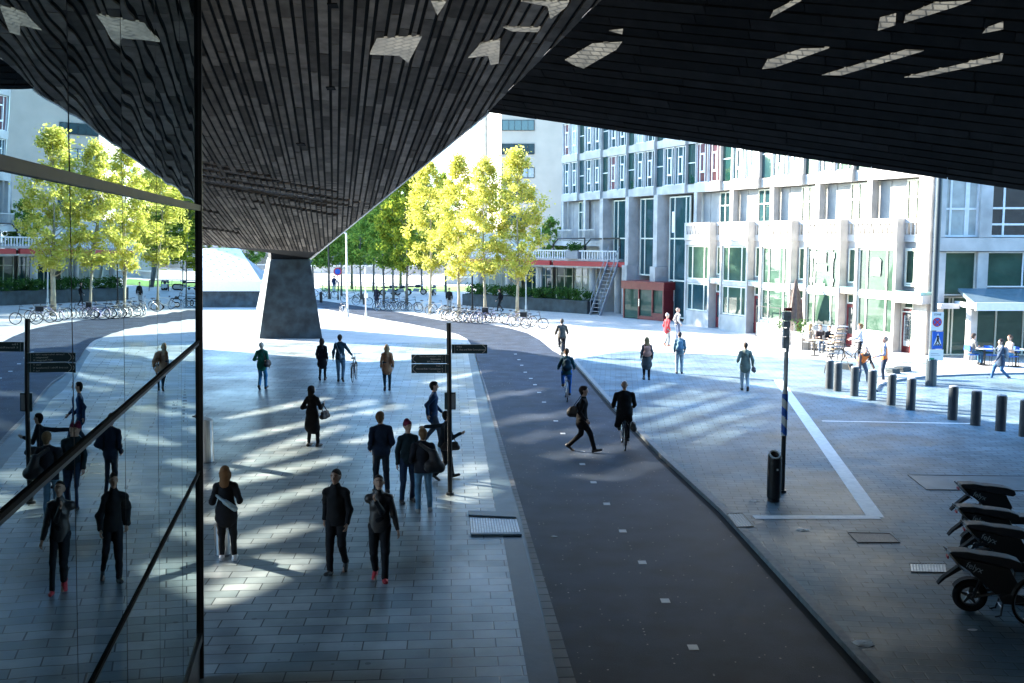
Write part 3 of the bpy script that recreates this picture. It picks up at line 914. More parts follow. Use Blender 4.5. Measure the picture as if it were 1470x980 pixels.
gl_names = ['glass_clear','glass_clear','glass_dark','glass_clear','glass_red','glass_pale']
for k in range(3):
    for i in range(NB):
        for h in range(2):
            x0 = bx0(i) + .095 + h*(BW/2-.05); x1 = x0 + BW/2-.14; z0 = 9.04+3.1*k; z1 = z0+2.48
            wd = x1-x0; a, c = x0+wd*.27, x1-wd*.27
            def ex(b, a=a, c=c, z0=z0):
                b.box(a+.03, c-.03, .7, .78, z0+.62, z0+.75); b.box(a+.03, c-.03, .7, .78, z0+1.75, z0+1.85)
                b.box(a+.032, a+.11, .69, .77, z0+.76, z0+1.74); b.box(c-.11, c-.032, .69, .77, z0+.76, z0+1.74)
            g_ = rb.choice(gl_names if i > 3 else ['glass_clear','glass_pale','glass_shop','glass_clear'])
            window(apt, x0, x1, .72, z0, z1, [a, c], [], g_, extra=ex, fw=.055)
        # recess glass between bays
    for i in range(NB):
        b = MB(); x0 = bx0(i)+BW; x1 = bx0(i)+PIT; z0 = 9.04+3.1*k
        b.box(x0+.01, x1-.01, .86, .90, z0, z0+2.5); g_ = b.build('recess_glazing', M['glass_green'] if (k+i) % 3 else M['glass_clear'], apt)
        b = MB(); b.box(x0+.01, x1-.01, .835, .857, z0+1.3, z0+1.36); b.build('glazing_bar', M['white_metal'], g_)
# --- gallery doors
for i in range(NB):
    if 5 <= i <= 7: continue
    x0 = bx0(i)
    window(apt, x0+2.17, x0+PIT-.02, 1.08, 5.35, 8.38, [x0+2.75], [7.55], 'glass_clear', 'cream_frame')
# --- balconies with arched openings
for i in range(-1, 5):
    x0 = bx0(i) if i >= 0 else -.85+.002; x1 = x0+(BW if i >= 0 else .8)
    y0 = 0.0 if i >= 0 else 1.0
    b = MB(); y1 = y0+.14; z0, z1 = 5.402, 6.52
    b.box(x0-.02, x1+.02, y0-.05, y1, z0, 5.78); b.box(x0-.02, x1+.02, y0-.05, y1+.02, 6.3, z1)
    n = max(2, int((x1-x0-.4)/.29))
    b.box(x0-.02, x0+.17, y0-.048, y1, 5.782, 6.298); b.box(x1-.17, x1+.02, y0-.048, y1, 5.782, 6.298)
    sp = (x1-x0-.34)/n
    for j in range(n):
        xa = x0+.17+sp*j; xm = xa+sp/2
        # little arch legs: two slanted struts joined at a flat top
        b.prism([(xa+.01,y0-.02,5.782),(xa+.07,y0-.02,5.782),(xm-.02,y0-.02,6.298),(xm-.085,y0-.02,6.298)], (0,.12,0))
        b.prism([(xa+sp-.07,y0-.02,5.782),(xa+sp-.01,y0-.02,5.782),(xm+.085,y0-.02,6.298),(xm+.02,y0-.02,6.298)], (0,.12,0))
    if i >= 0: b.box(x1-.12, x1+.018, y0+.142, 1.96, z0, z1-.003); b.box(x0-.018, x0+.12, y0+.142, 1.96, z0, z1-.003); 
    b.box(x0+.125, x1-.125, y0+.145, 1.96, 5.402, 5.5)
    if i >= 0: b.box(x1+.02, x0+PIT-.03, .45, .56, 5.402, 5.75); b.box(x1+.02, x0+PIT-.03, .45, .56, 6.3, 6.5); 
    if i >= 0:
        for j in range(4): b.box(x1+.1+.25*j, x1+.16+.25*j, .46, .55, 5.752, 6.298)
    b.build('balcony', M['concrete'], apt)
# --- shop windows
for i in range(5):
    x0 = bx0(i)+.165; x1 = bx0(i)+BW-.165; wd = x1-x0
    window(apt, x0, x1, .10, 2.95, 5.08, [x0+wd*.24, x0+wd*.78], [], 'glass_shop', 'cream_frame', fw=.08)
    b = MB(); b.box(x0, x1, .06, .3, 2.72, 2.945); b.build('shop_transom', M['concrete'], apt)
    window(apt, x0, x1, .10, .97, 2.70, [x0+wd*.24, x0+wd*.78], [], 'glass_clear' if i == 4 else 'glass_shop', 'cream_frame', fw=.08)
    # entry between the bays
    r0 = bx0(i)+BW+.05; r1 = bx0(i)+PIT-.05
    window(apt, r0+.1, r1-.05, 0.43, 3.3, 5.05, [], [], 'glass_shop', 'cream_frame')
    b = MB(); b.box(r0-.03, r1+.03, .05, 0.54, 2.78, 3.06); b.build('entry_canopy', M['concrete'], apt)
    b = MB(); b.box(r0-.06, r1+.06, .02, 0.52, 3.065, 3.1); b.build('copper_flashing', M['bronze'], apt)
    d = MB(); d.box(r0+.1, r1-.05, 0.45, 0.53, .05, 2.2); o = d.build('door', M['dark_red'], apt)
    d = MB(); d.box(r0+.24, r1-.19, 0.435, 0.448, .7, 2.05); d.build('door_glass', M['glass_dark'], o)
    window(apt, r0+.1, r1-.05, 0.43, 2.24, 2.75, [], [], 'glass_shop', 'cream_frame')
# end entry by the corner
window(apt, -.72, -.1, 0.43, 3.4, 5.1, [], [], 'glass_shop', 'cream_frame')
b = MB(); b.box(-.83, 1.0, -.15, 0.54, 2.55, 2.95); b.build('entry_canopy', M['concrete'], apt)
b = MB(); b.box(-.80, .95, -.2, 0.52, 2.955, 3.1); b.build('copper_flashing', M['bronze'], apt)
d = MB(); d.box(-.74, -.12, 0.45, 0.53, .02, 2.05); o = d.build('door', M['dark_red'], apt)
d = MB(); d.box(-.63, -.24, 0.435, 0.448, .45, 1.92); d.build('door_glass', M['glass_pale'], o)
b = MB(); b.box(-.8, -.745, 0.40, 0.54, 0, 2.5); b.box(-.115, -.06, 0.40, 0.54, 0, 2.5); b.box(-.8, -.06, 0.41, 0.54, 2.06, 2.12); b.build('door_frame', M['cream_frame'], apt)
# posters and lettering on the shop windows
b = MB(); x0 = bx0(0)+.27+.75
b.prism([(x0,.085,3.75),(x0+.62,.085,3.75),(x0+.66,.085,4.5),(x0+.5,.085,4.62),(x0+.1,.085,4.6),(x0-.02,.085,4.4)], (0,.01,0)); b.build('window_poster', M['white'], apt)
b = MB(); x0 = bx0(1)+.27+.62
b.box(x0, x0+.72, .085, .095, 4.3, 4.85); b.box(x0-.02, x0+.78, .085, .095, 3.85, 4.15); b.build('window_poster', M['white'], apt)
for dx in (.26, 1.86):
    b = MB(); x0 = bx0(1)+.25+dx
    b.prism([(x0+.02,.088,4.8),(x0-.12,.088,4.85),(x0-.12,.088,4.55),(x0-.04,.088,4.4),(x0-.04,.088,3.55),(x0-.12,.088,3.4),(x0,.088,3.0),(x0+.12,.088,3.4),(x0+.04,.088,3.55),(x0+.04,.088,4.4),(x0+.12,.088,4.55),(x0+.12,.088,4.85)], (0,.008,0))
    b.build('window_sticker', M['white'], apt)
MT = Matrix.Translation((bx0(1)+1.25, .07, 3.12)) @ Matrix.Rotation(R(90), 4, 'X')
text_mesh("ellis", .5, M['white'], 'window_lettering', apt, MT)

# --- tall stair glazing and fins
for i in (5, 6, 7):
    x0 = bx0(i)
    zb = .2 if i == 5 else 2.9
    window(apt, x0+.45, x0+2.95, .95, zb, 8.3, [x0+1.1, x0+2.45], [2.7, 5.5] if i == 5 else [5.5], 'glass_clear', 'cream_frame', fw=.09)
    b = MB(); b.box(x0-.55, x0-.05, .3, 1.97, 3.6, 8.44)
    b.prism([(x0-.55,.3,3.6),(x0-.05,.3,3.6),(x0+.2,.0,2.6),(x0+.2,-.05,0),(x0-.6,-.05,0),(x0-.6,.0,2.6)], (0,1.0,0)) if False else b.box(x0-.6, x0+.1, .1, 1.97, 0, 3.59)
    b.build('stair_fin', M['concrete'], apt)
b = MB(); x0 = bx0(5)+.6
b.box(x0+.2, x0+.55, .93, .945, 5.9, 7.3); b.box(x0+.2, x0+.6, .93, .945, 1.3, 2.2); b.build('window_poster', M['white'], apt)
# --- left end galleries with barred railings
for i in (8, 9, 10):
    x0 = bx0(i); b = MB()
    b.box(x0-.1, x0+PIT-.12, .3, 1.98, 4.9, 5.28)
    b.box(x0, x0+2.5, .25, .31, 6.1, 6.18); b.box(x0, x0+2.5, .25, .31, 5.35, 5.41)
    for j in range(14): b.box(x0+.03+j*.188, x0+.07+j*.188, .26, .30, 5.412, 6.098)
    b.build('balcony', M['concrete'], apt)

# ================================================================== revolving entrance
ep = G(894, 456); eq = G(952, 461)
ent = empty('entrance_pavilion', (ep+eq)/2, math.atan2((eq-ep).y, (eq-ep).x), "dark red framed glazed entrance pavilion at the foot of the stair glazing", "entrance")
EW = (eq-ep).length/2
b = MB(); b.box(-EW-.1, EW+.1, -.1, 3, 2.05, 2.6); b.build('fascia', M['dark_red'], ent)
b = MB()
for x in (-EW, -EW*.25, EW*.42, EW-.1): b.box(x, x+.1, 0, .1, 0, 2.04)
b.box(-EW*.25+.1, EW*.42, .01, .09, 0, .25); b.box(EW*.42+.1, EW-.1, .01, .09, 0, .5); b.build('frame', M['dark_red'], ent)
b = MB(); b.box(-EW+.05, -EW*.25, .06, .08, .05, 2.04); b.box(-EW*.25+.1, EW-.1, .12, .14, .02, 2.04); b.build('glazing', M['glass_shop'], ent)
b = MB(); b.box(-EW*.25+.12, -EW*.25+.18, -.06, -.02, .9, 1.4); b.build('handle', M['steel'], ent)
b = MB(); b.box(EW-.1, EW, .1, 2.9, 0, 2.04); b.box(-EW, -EW+.1, .1, 2.9, 0, 2.04); b.build('side_wall', M['dark_red'], ent)

# ================================================================== podium with red fascia at the left end
pa, pb = G(762, 441), G(893, 450)
pod = empty('podium_building', pa, math.atan2((pb-pa).y, (pb-pa).x), "low glazed podium with red fascia and white railed roof terrace", "building")
PLn = (pb-pa).length
b = MB(); b.box(-8, PLn-.3, 2.2, 8, 0, 3.3); b.build('back_wall', M['concrete_mid'], pod)
b = MB(); b.box(-8, PLn, -.5, 8, 3.3, 3.42); b.box(-8, PLn, -.3, 8, 3.8, 3.95); b.build('terrace_slab', M['concrete'], pod)
b = MB(); b.box(-8, PLn*.27, -.55, -.3, 3.422, 3.78); b.box(PLn*.31, PLn+.6, -.55, -.3, 3.422, 3.78); b.build('red_fascia', M['red'], pod)
for x in (-6, -2.6, .8, PLn*.68, PLn-.5):
    b = MB(); b.cyl((x,.1,0),(x,.1,3.3),.27,.27,14); b.build('column', M['concrete'], pod, smooth=False)
for (x0, x1, g_) in ((-7.5,-2.9,'glass_pale'),(-2.4,.6,'glass_clear'),(1.0,PLn*.3,'glass_shop'),(PLn*.32,PLn*.64,'glass_pale'),(PLn*.72,PLn*.94,'glass_dark')):
    n = int((x1-x0)/.9)
    window(pod, x0, x1, 1.9, .1, 3.2, [x0+(x1-x0)*(j+1)/(n+1) for j in range(n)], [2.5], g_, 'cream_frame')
b = MB()
x = -8
while x < PLn-.6:
    b.box(x, x+.09, -.28, -.2, 3.95, 4.55); b.box(x+.25, x+.3, -.27, -.21, 3.95, 4.5); x += .5
    if abs(x-PLn*.5) < .6: x += 1.0
b.box(-8, PLn*.46, -.3, -.18, 4.5, 4.6); b.box(PLn*.57, PLn-.4, -.3, -.18, 4.5, 4.6)
b.build('terrace_railing', M['white_metal'], pod)
b = MB()
for (x0,x1) in ((PLn*.2,PLn*.55),(PLn*.55+.1,PLn*.92)):
    b.tube([(x0,.6,5.0),(x0+.5,.6,5.45),(x1,.6,5.5)], .06, 6); b.tube([(x1,.6,4.0),(x1,.6,5.5)], .06, 6); b.tube([(x0,.6,3.95),(x0,.6,5.0)], .06, 6)
b.build('terrace_frame', M['black_metal'], pod)
text_mesh("Rodin", .55, M['white'], 'shop_lettering', pod, Matrix.Translation((PLn*.45, 1.8, 2.85)) @ Matrix.Rotation(R(90),4,'X')) if False else None
# planter boxes and shrubs on the terrace
def shrub_mesh(name, n, rx, ry, rz, sz, seed, m, parent=None, loc=(0,0,0), base=0.0):
    r = random.Random(seed); b = MB()
    cl_ = [(r.uniform(-rx,rx), r.uniform(-ry,ry), base+r.random()**.7*rz) for _ in range(max(6, n//25))]
    for i in range(n):
        c = r.choice(cl_)
        p = Vector((c[0]+r.gauss(0,.13), c[1]+r.gauss(0,.13), max(base+.02, c[2]+r.gauss(0,.12))))
        a = Vector((r.gauss(0,1), r.gauss(0,1), r.gauss(0,1))).normalized(); t_ = a.orthogonal().normalized(); c2 = a.cross(t_)
        s_ = sz*r.uniform(.6,1.3)
        b.add([p-t_*s_*.5, p+c2*s_*.3, p+t_*s_*.6, p-c2*s_*.3], [(0,1,2,3)])
    return b.build(name, m, parent, loc)
tp = empty('terrace_planter', pod.matrix_basis @ Vector((PLn*.5, -.1, 3.955)), pod.rotation_euler.z, "grey planter of shrubs standing in the gap of the white terrace railing", "planter")
b = MB(); b.box(-.6,.6,-.3,.3,0,.62); b.build('box', M['grey_metal'], tp)
shrub_mesh('foliage', 500, .5,.2,.5,.16,5,M['hedge'],tp,base=.6)
# long planter with hedge in front of the podium
hp_ = empty('hedge_planter', pa + (pb-pa)*.30 + Vector((0,-2.2,0)), pod.rotation_euler.z, "long low dark planter full of green hedge before the podium windows", "planter")
b = MB(); b.box(-10, 3.4, -.6, .6, 0, .95); b.build('box', M['concrete_dark'], hp_)
shrub_mesh('foliage', 5200, 6.6,.5,.75,.17,6,M['hedge'],hp_,loc=(-3.3,0,0),base=.9)
# outside stair
st = empty('steel_stair', pod.matrix_basis @ Vector((PLn-1.0, -1.0, 0)), pod.rotation_euler.z, "steep grey steel stair rising to the terrace beside the red entrance", "stair")
b = MB()
for dx in (0, .95): b.prism([(dx,-1.6,0),(dx,-1.35,0),(dx,.75,3.9),(dx,.5,3.9)], (.05,0,0))
b.build('stringer', M['grey_metal'], st)
b = MB()
for j in range(14): b.box(.052,.948, -1.45+j*.15, -1.25+j*.15, .25+j*.27, .28+j*.27)
b.build('treads', M['grey_metal'], st)
b = MB()
for dx in (0.02, .98):
    b.tube([(dx,-1.5,.95),(dx,.6,4.9)], .025, 6)
    for j in range(5): b.tube([(dx,-1.45+j*.5,.1+j*.93),(dx,-1.45+j*.5,1.0+j*.93)], .018, 5)
b.build('handrail', M['grey_metal'], st)

# ================================================================== corner building on the right
CY = 45.6
def cx(u): return (u-735)/F*CY
def cz(v): return CAMZ-(v-338)/F*CY
cb = empty('corner_building', (cx(1400), CY, 0), 0, "cafe building with large panes and a glass awning at the right edge", "building")
ox = cx(1400)
def X_(u): return cx(u)-ox
w = MB()
w.box(X_(1345), X_(1800), 1.2, 10, 0, 12)
w.box(X_(1345), X_(1800), -.12, 1.19, cz(360), cz(341))
w.box(X_(1345), X_(1356), 0, 1.19, 0, cz(361)); w.box(X_(1402), X_(1417), 0, 1.19, cz(430), cz(361)); w.box(X_(1520), X_(1535), 0, 1.19, 0, cz(361))
w.box(X_(1401), X_(1418), -.1, 1.19, cz(340.5), 12); w.box(X_(1345), X_(1352), -.1, 1.19, cz(340.5), 12); w.box(X_(1520), X_(1540), -.1, 1.19, cz(340.5), 12)
w.box(X_(1352), X_(1800), 0, 1.19, cz(255), cz(230))
w.build('wall', M['concrete'], cb)
window(cb, X_(1352), X_(1401), .1, cz(340), cz(256), [X_(1361), X_(1383), X_(1386)], [cz(300)], 'glass_pale', 'white_metal', fw=.09)
window(cb, X_(1418), X_(1519), .1, cz(340), cz(256), [X_(1437), X_(1478)], [cz(322), cz(299)], 'glass_dark', 'white_metal', fw=.09)
window(cb, X_(1356), X_(1402), .2, cz(424), cz(361), [], [], 'glass_shop', 'cream_frame', fw=.06)
window(cb, X_(1417), X_(1519), .2, cz(412), cz(361), [X_(1470)], [], 'glass_shop', 'white_metal', fw=.06)
window(cb, X_(1356), X_(1519), .5, .15, cz(426), [X_(1371), X_(1376), X_(1411), X_(1440), X_(1480)], [], 'glass_shop', 'cream_frame', fw=.07)
b = MB(); b.prism([(X_(1376),-2.0,cz(442)),(X_(1376),-2.0,cz(432)),(X_(1392),.0,cz(417)),(X_(1392),.0,cz(421))], (0,0,.001)) if False else None
b = MB()
b.prism([(X_(1375),-1.9,2.45),(X_(1375),-1.9,2.72),(X_(1375),.0,3.3),(X_(1375),.0,3.18)], (12,0,0))
b.build('awning', mat("awning_glass", (.12,.17,.19), .2, .1, 3), cb)
b = MB(); b.box(X_(1375)-.06, X_(1375)+12, -2.0, -1.9, 2.42, 2.78); b.box(X_(1375)-.08, X_(1375)-.005, -1.895, .1, 2.5, 2.72); b.build('awning_gutter', M['white_metal'], cb)
b = MB(); b.box(X_(1345), X_(1375)-.1, -.5, .19, 2.4, 2.62); b.build('entry_canopy', M['concrete'], cb)
b = MB(); b.cyl((X_(1384),-.9,0),(X_(1384),-.9,2.9),.24,.24,18); b.build('column', M['concrete'], cb)

# ================================================================== tower block behind
tw = empty('tower_block', (-1.4, 130, 0), 0, "tall pale office tower with window bands rising behind the yellow trees", "building")
b = MB()
tdir = Vector((-.174, 1, 0)).normalized()
b.prism([(0,0,0),(9.5,0,0),(9.5,52,0),(tdir.x*52,tdir.y*52,0)], (0,0,42)); b.build('wall', mat("tower_cladding", (.50,.41,.32), .75, .08, .5), tw)
for k in range(12):
    zc = 4.1+3.0*k
    wd_ = MB(); grid_frame(wd_, .1, 4.3, -.12, zc, zc+1.35, [1.0,1.75,2.6,3.45], [], .06, .1); o = wd_.build('window', M['black_metal'], tw)
    p = MB(); p.box(.12, 4.28, -.06, -.015, zc+.03, zc+1.32); p.build('pane', M['glass_clear'] if k % 3 else M['glass_pale'], o)
    b = MB()
    q0 = tdir*1.0; q1 = tdir*12; n_ = Vector((-tdir.y, tdir.x, 0))*.03
    b.prism([q0+n_+Vector((0,0,zc-.1)), q1+n_+Vector((0,0,zc-.1)), q1+n_+Vector((0,0,zc+1.1)), q0+n_+Vector((0,0,zc+1.1))], n_*-.9); b.build('side_band', M['glass_pale'], tw)
    b = MB(); q0 = tdir*22; q1 = tdir*30
    b.prism([q0+n_+Vector((0,0,zc)), q1+n_+Vector((0,0,zc)), q1+n_+Vector((0,0,zc+.7)), q0+n_+Vector((0,0,zc+.7))], n_*-.9); b.build('side_band', M['glass_dark'], tw)
b = MB(); q0 = tdir*12.6; q1 = tdir*15.5; n_ = Vector((-tdir.y, tdir.x, 0))*.9
b.prism([q0+n_*.01, q1+n_*.01, q1+n_, q0+n_], (0,0,42)); b.build('pilaster', tw.children[0].data.materials[0], tw)

# ================================================================== distant blocks behind the trees
def block(name, label, u0, u1, Y, h, dep, floors, m, gm_):
    xa, xb = (u0-735)/F*Y, (u1-735)/F*Y
    e_ = empty(name, ((xa+xb)/2, Y, 0), 0, label, "building"); hw = (xb-xa)/2
    b = MB(); b.box(-hw, hw, 0, dep, 0, h); b.build('wall', m, e_)
    fh = h/floors
    for k in range(floors):
        n = max(2, int(2*hw/3.2))
        b = MB(); p = MB()
        for j in range(n):
            x0 = -hw+2*hw*(j+.15)/n; x1 = -hw+2*hw*(j+.85)/n
            p.box(x0, x1, -.06, .05, fh*k+fh*.3, fh*k+fh*.85)
            b.box(x0-.08, x1+.08, -.1, .04, fh*k+fh*.24, fh*k+fh*.29)
        p.build('window_band', gm_, e_); b.build('sill_band', M['white_metal'], e_)
    return e_
block('distant_block', "white low building glimpsed behind the green trees", 440, 640, 152, 8.5, 15, 2, M['concrete'], M['glass_clear'])
block('distant_block', "teal glazed block glimpsed left of the column under the canopy", 180, 425, 168, 9.5, 15, 3, M['concrete_mid'], M['glass_clear'])
block('distant_block', "pale glass frontage behind the yellow tree trunks", 640, 770, 118, 6.2, 10, 2, M['concrete'], M['glass_pale'])

sh = block('office_slab', "tall office slab far off to the left whose shadow falls on the green trees", -180, -179, 108, 48, 10, 14, M['concrete_mid'], M['glass_clear']) if False else None
b = MB(); b.box(-66.3, -38, 108, 118, 0, 50)  # unseen block added to shade the left part of the facade
tag(b.build('office_slab', M['concrete_mid'], None, (-55,112,0), world_verts=True), "tall plain office slab far beyond the glass wall to the left", "building")

# ================================================================== white stepped roof left of the column
sp = empty('stepped_pavilion', AT(322, 441, 79.5).to_tuple()[:2]+(0,), 0, "white stepped pyramid-like roof on a blue grey wall, left of the column", "pavilion")
k_ = 79.5/F
x_ = lambda u: (u-322)*k_
z_ = lambda v: CAMZ-(v-338)*k_
b = MB(); b.box(x_(230), x_(376), 0, 9, 0, z_(417)); b.build('base_wall', M['concrete_dark'], sp)
b = MB(); b.box(x_(226), x_(378), -.35, 9, z_(417)+.003, z_(402)); b.build('fascia', M['white'], sp)
zb0, zt0 = z_(402)+.002, z_(357); DP = 5.0
sl = lambda f: (0, f*DP, zb0+(zt0-zb0)*f)
b = MB(); dd = MB(); N_ = 13
for i in range(N_):
    f0 = i/N_; f1 = (i+1)/N_-.006
    xr0 = x_(375)-(x_(375)-x_(322))*f0; xr1 = x_(375)-(x_(375)-x_(322))*f1
    p0, p1 = sl(f0), sl(f1)
    b.prism([(x_(226),p0[1],p0[2]),(xr0,p0[1],p0[2]),(xr1,p1[1],p1[2]),(x_(226),p1[1],p1[2])], (0,.25,-.3))
    fm = (f0+f1)/2; pm_ = sl(fm); xm = xr0
    for j in range(15):
        xx = xm-.9-j*1.15-(i%2)*.55
        if xx > x_(228): dd.box(xx, xx+.14, pm_[1]-.05, pm_[1]+.05, pm_[2]+.0, pm_[2]+.03)
b.build('roof', M['white'], sp)
tag(dd.build('roof_dots', M['grey_metal'], sp), kind='stuff')
b = MB(); b.prism([(x_(372),.1,zb0-.1),(x_(372),DP,zb0-.1),(x_(322),DP,zt0-.35),(x_(372)-.2,.1,zb0-.05)], (-.3,0,0)); b.build('end_wall', M['concrete'], sp)
# ================================================================== trees
def crown_mesh(seed, h0, h1, rad, n, sz, ncl):
    r = random.Random(seed); b = MB(); H = h1-h0
    cls = []
    while len(cls) < ncl:
        f = r.random()
        prof = (math.sin(math.pi*min(1, f**.75*.92+.06)))**.75
        a = r.uniform(0, 2*math.pi); rr = rad*prof*math.sqrt(r.uniform(.08, 1.0))*r.uniform(.75,1.15)
        cls.append((Vector((rr*math.cos(a), rr*math.sin(a), h0+H*f)), r.uniform(.18, .42)))
    for i in range(n):
        c, s = cls[r.randrange(ncl)]
        p = c + Vector((r.gauss(0,s*.6), r.gauss(0,s*.6), r.gauss(0,s*.55)))
        a = Vector((r.gauss(0,1), r.gauss(0,1), r.gauss(0,1)+.4)).normalized(); t_ = a.orthogonal().normalized()
        q = Matrix.Rotation(r.uniform(0,6.28), 3, a); t_ = q @ t_; c2 = a.cross(t_)
        l = sz*r.uniform(.6,1.35)
        b.add([p-t_*l*.5, p+c2*l*.33-t_*l*.05, p+t_*l*.55, p-c2*l*.33-t_*l*.05], [(0,1,2,3)])
    return b, cls
def trunk_mb(seed, h0, h1, cls, r0):
    r = random.Random(seed+99); b = MB()
    pts = []; x = y = 0
    for k in range(8):
        pts.append((x, y, (h1*.93)*k/7)); x += r.uniform(-.06,.06); y += r.uniform(-.06,.06)
    b.tube(pts, [r0*1.25]+[r0*(1-.12*k) for k in range(1,8)], 8)
    for c, s in r.sample(cls, min(22, len(cls))):
        z0 = max(h0*.8, c.z-1.4*r.uniform(.6,1.2)); f = z0/(h1*.93)*7; i = min(6, int(f)); P0 = Vector(pts[i]).lerp(Vector(pts[i+1]), f-i)
        mid = P0.lerp(c, .5)+Vector((0,0,-.12))
        b.tube([P0, mid, c], [r0*.28, r0*.17, r0*.06], 5)
    return b
def make_tree(name, label, group, lm, bark, seed, h0, h1, rad, n, sz=.22, ncl=110, r0=.11):
    e_ = empty(name, (0,0,0), 0, label, "tree", group)
    cb_, cls = crown_mesh(seed, h0, h1, rad, n, sz, ncl)
    trunk_mb(seed, h0, h1, cls, r0).build('trunk', bark, e_, smooth=True)
    cb_.build('crown', lm, e_)
    return e_
GY = "autumn trees along the bicycle stands"
ys = []
protoY = [make_tree('yellow_tree', None, GY, M['leaf_yellow'], M['bark'], 11, 3.5, 11.9, 1.75, 12000, .165, 130),
          make_tree('yellow_tree', None, GY, M['leaf_yellow'], M['bark'], 12, 3.1, 11.6, 1.85, 12000, .165, 130)]
yl = [(617,450,'yellow tree with a thin trunk, first of the yellow row beside the green trees',1.0,0),
      (659,456,'yellow tree rising over the dense cluster of parked bicycles',1.02,1),
      (697,459,'yellow tree behind the grey box bicycle at the end of the cluster',.98,0),
      (742,461,'tallest yellow tree, at the right end of the row by the podium',1.04,1)]
for i, (u, v, lab, s, k) in enumerate(yl):
    o = protoY[k] if i < 2 else copy_tree(protoY[k])
    o.location = G(u, v); o.rotation_euler = (0,0,i*1.9+.4); o.scale = (s*1.0,s*1.0,s*.93); o["label"] = lab; o["group"] = GY
GG = "green trees of the square"
pm = make_tree('turning_tree', None, GG, M['leaf_mixed'], M['bark_dark'], 21, 3.2, 11.2, 2.3, 10000, .21, 120)
pg = make_tree('green_tree', None, GG, M['leaf_green'], M['bark_dark'], 22, 3.4, 11.5, 2.7, 11000, .22, 120)
gl_ = [(584,445,'turning green tree with yellow tips, next to the first yellow tree',pm,1.0),
       (551,441,'green tree whose trunk stands among the parked bicycles by the dark cyclist',pg,.95),
       (565,432,'turning tree standing back between two front green trees',pm,1.0),
       (519,430,'green tree behind the thin white pole',pg,.95),
       (490,424,'green tree behind the tall lamp post, under the canopy edge',pg,.9),
       (472,427,'green tree just right of the column',pg,.85),
       (606,420,'green tree far behind the first yellow tree',pg,1.05),
       (536,418,'tall green tree far back beside the lawn',pg,1.1),
       (640,419,'turning tree in the back row between yellow crowns',pm,1.05),
       (450,419,'green tree mostly hidden by the right edge of the column',pg,1.0),
       (355,417,'green tree behind the white stepped roof',pg,.8),
       (300,417,'green tree at far left behind the white stepped roof',pm,.72),
       (505,415,'far green tree between the lamp post and the thin white pole',pg,1.25),
       (575,414,'far tall green tree behind the lawn',pg,1.35),
       (420,414,'far green tree behind the column head',pg,.9),
       (790,436,'small green tree against the left end of the galleries',pg,.62)]
used = set()
for i, (u, v, lab, pr, s) in enumerate(gl_):
    if pr.name not in used: o = pr; used.add(pr.name)
    else: o = copy_tree(pr)
    o.location = G(u, v); o.rotation_euler = (0,0,i*2.3); o.scale = (s,s,s); o["label"] = lab; o["group"] = GG
# ================================================================== street furniture
def Rz(a): return Matrix.Rotation(a, 4, 'Z')
# --- finger post
fp = G(646, 710)
K = fp.y/F*1.006
po = empty('finger_post', fp, 0, "dark finger post with arrow panels pointing both ways, on the light plaza", "signpost")
b = MB(); b.cyl((0,0,0),(0,0,3.82),.052,.052,16); b.cyl((0,0,0),(0,0,.06),.09,.08,16); b.build('pole', M['black_metal'], po, smooth=False)
def panel(xa, xb, zt, zb, arrow, lines, name='sign_panel'):
    b = MB(); b.box(xa, xb, -.05, -.015, zb, zt)
    o = b.build(name, M['sign_dark'], po, bevel=.004)
    a = MB(); yy = -.056; h = zt-zb; s = 1 if arrow > 0 else -1; xt = xb if s > 0 else xa
    pts = []
    for j in range(7):
        f = j/6*2-1; pts.append(Vector((xt - s*(.03+.075*f*f), yy+.003, zb+h*.5+h*.43*f)))
    a.tube(pts, .006, 5); a.box(min(xa,xb)+.0, max(xa,xb), yy+.004, yy+.0055, zt-.006, zt-.003)
    xs_ = xa+.065 if s > 0 else xb-.075
    a.box(xs_, xs_+.004, yy+.002, yy+.0055, zb+.01, zt-.01)
    a.build('arrow_marking', M['white'], o)
    for (tx, zf, sz, al) in lines:
        x = (xa+.11) if s > 0 else (xb-.13)
        text_mesh(tx, sz, M['white'], 'lettering', o, Matrix.Translation((x, yy+.002, zb+h*zf)) @ Matrix.Rotation(R(90),4,'X'), 'LEFT' if s > 0 else 'RIGHT', .001)
    return o
def zz(v): return CAMZ-(v-338)*K
panel(.06, (702-647)*K, zz(493), zz(506), 1, [("P Bus", .75, .05, 0), ("K  Kiss and Ride Conradstraat", .42, .05, 0)])
panel((593-647)*K, -.0, zz(507.5), zz(520.2), -1, [("Tourist Information / VVV  i", .78, .045, 0), ("Stationsplein  •", .48, .045, 0), ("RET Metropunt  M", .18, .045, 0)])
panel((593-647)*K, -.0, zz(521.2), zz(534.5), -1, [("Tram  T", .8, .045, 0), ("Kiss and Ride / Conradstraat  K", .47, .045, 0), ("Taxi  T", .17, .045, 0)])
b = MB(); b.box((640-647)*K, (656-647)*K, -.02, .12, zz(588), zz(563)); o = b.build('map_box', M['sign_dark'], po, bevel=.01)
b = MB(); b.box(-.005, (655-647)*K, -.026, -.022, zz(586.5), zz(565)); b.build('map_plate', M['grey_metal'], o)

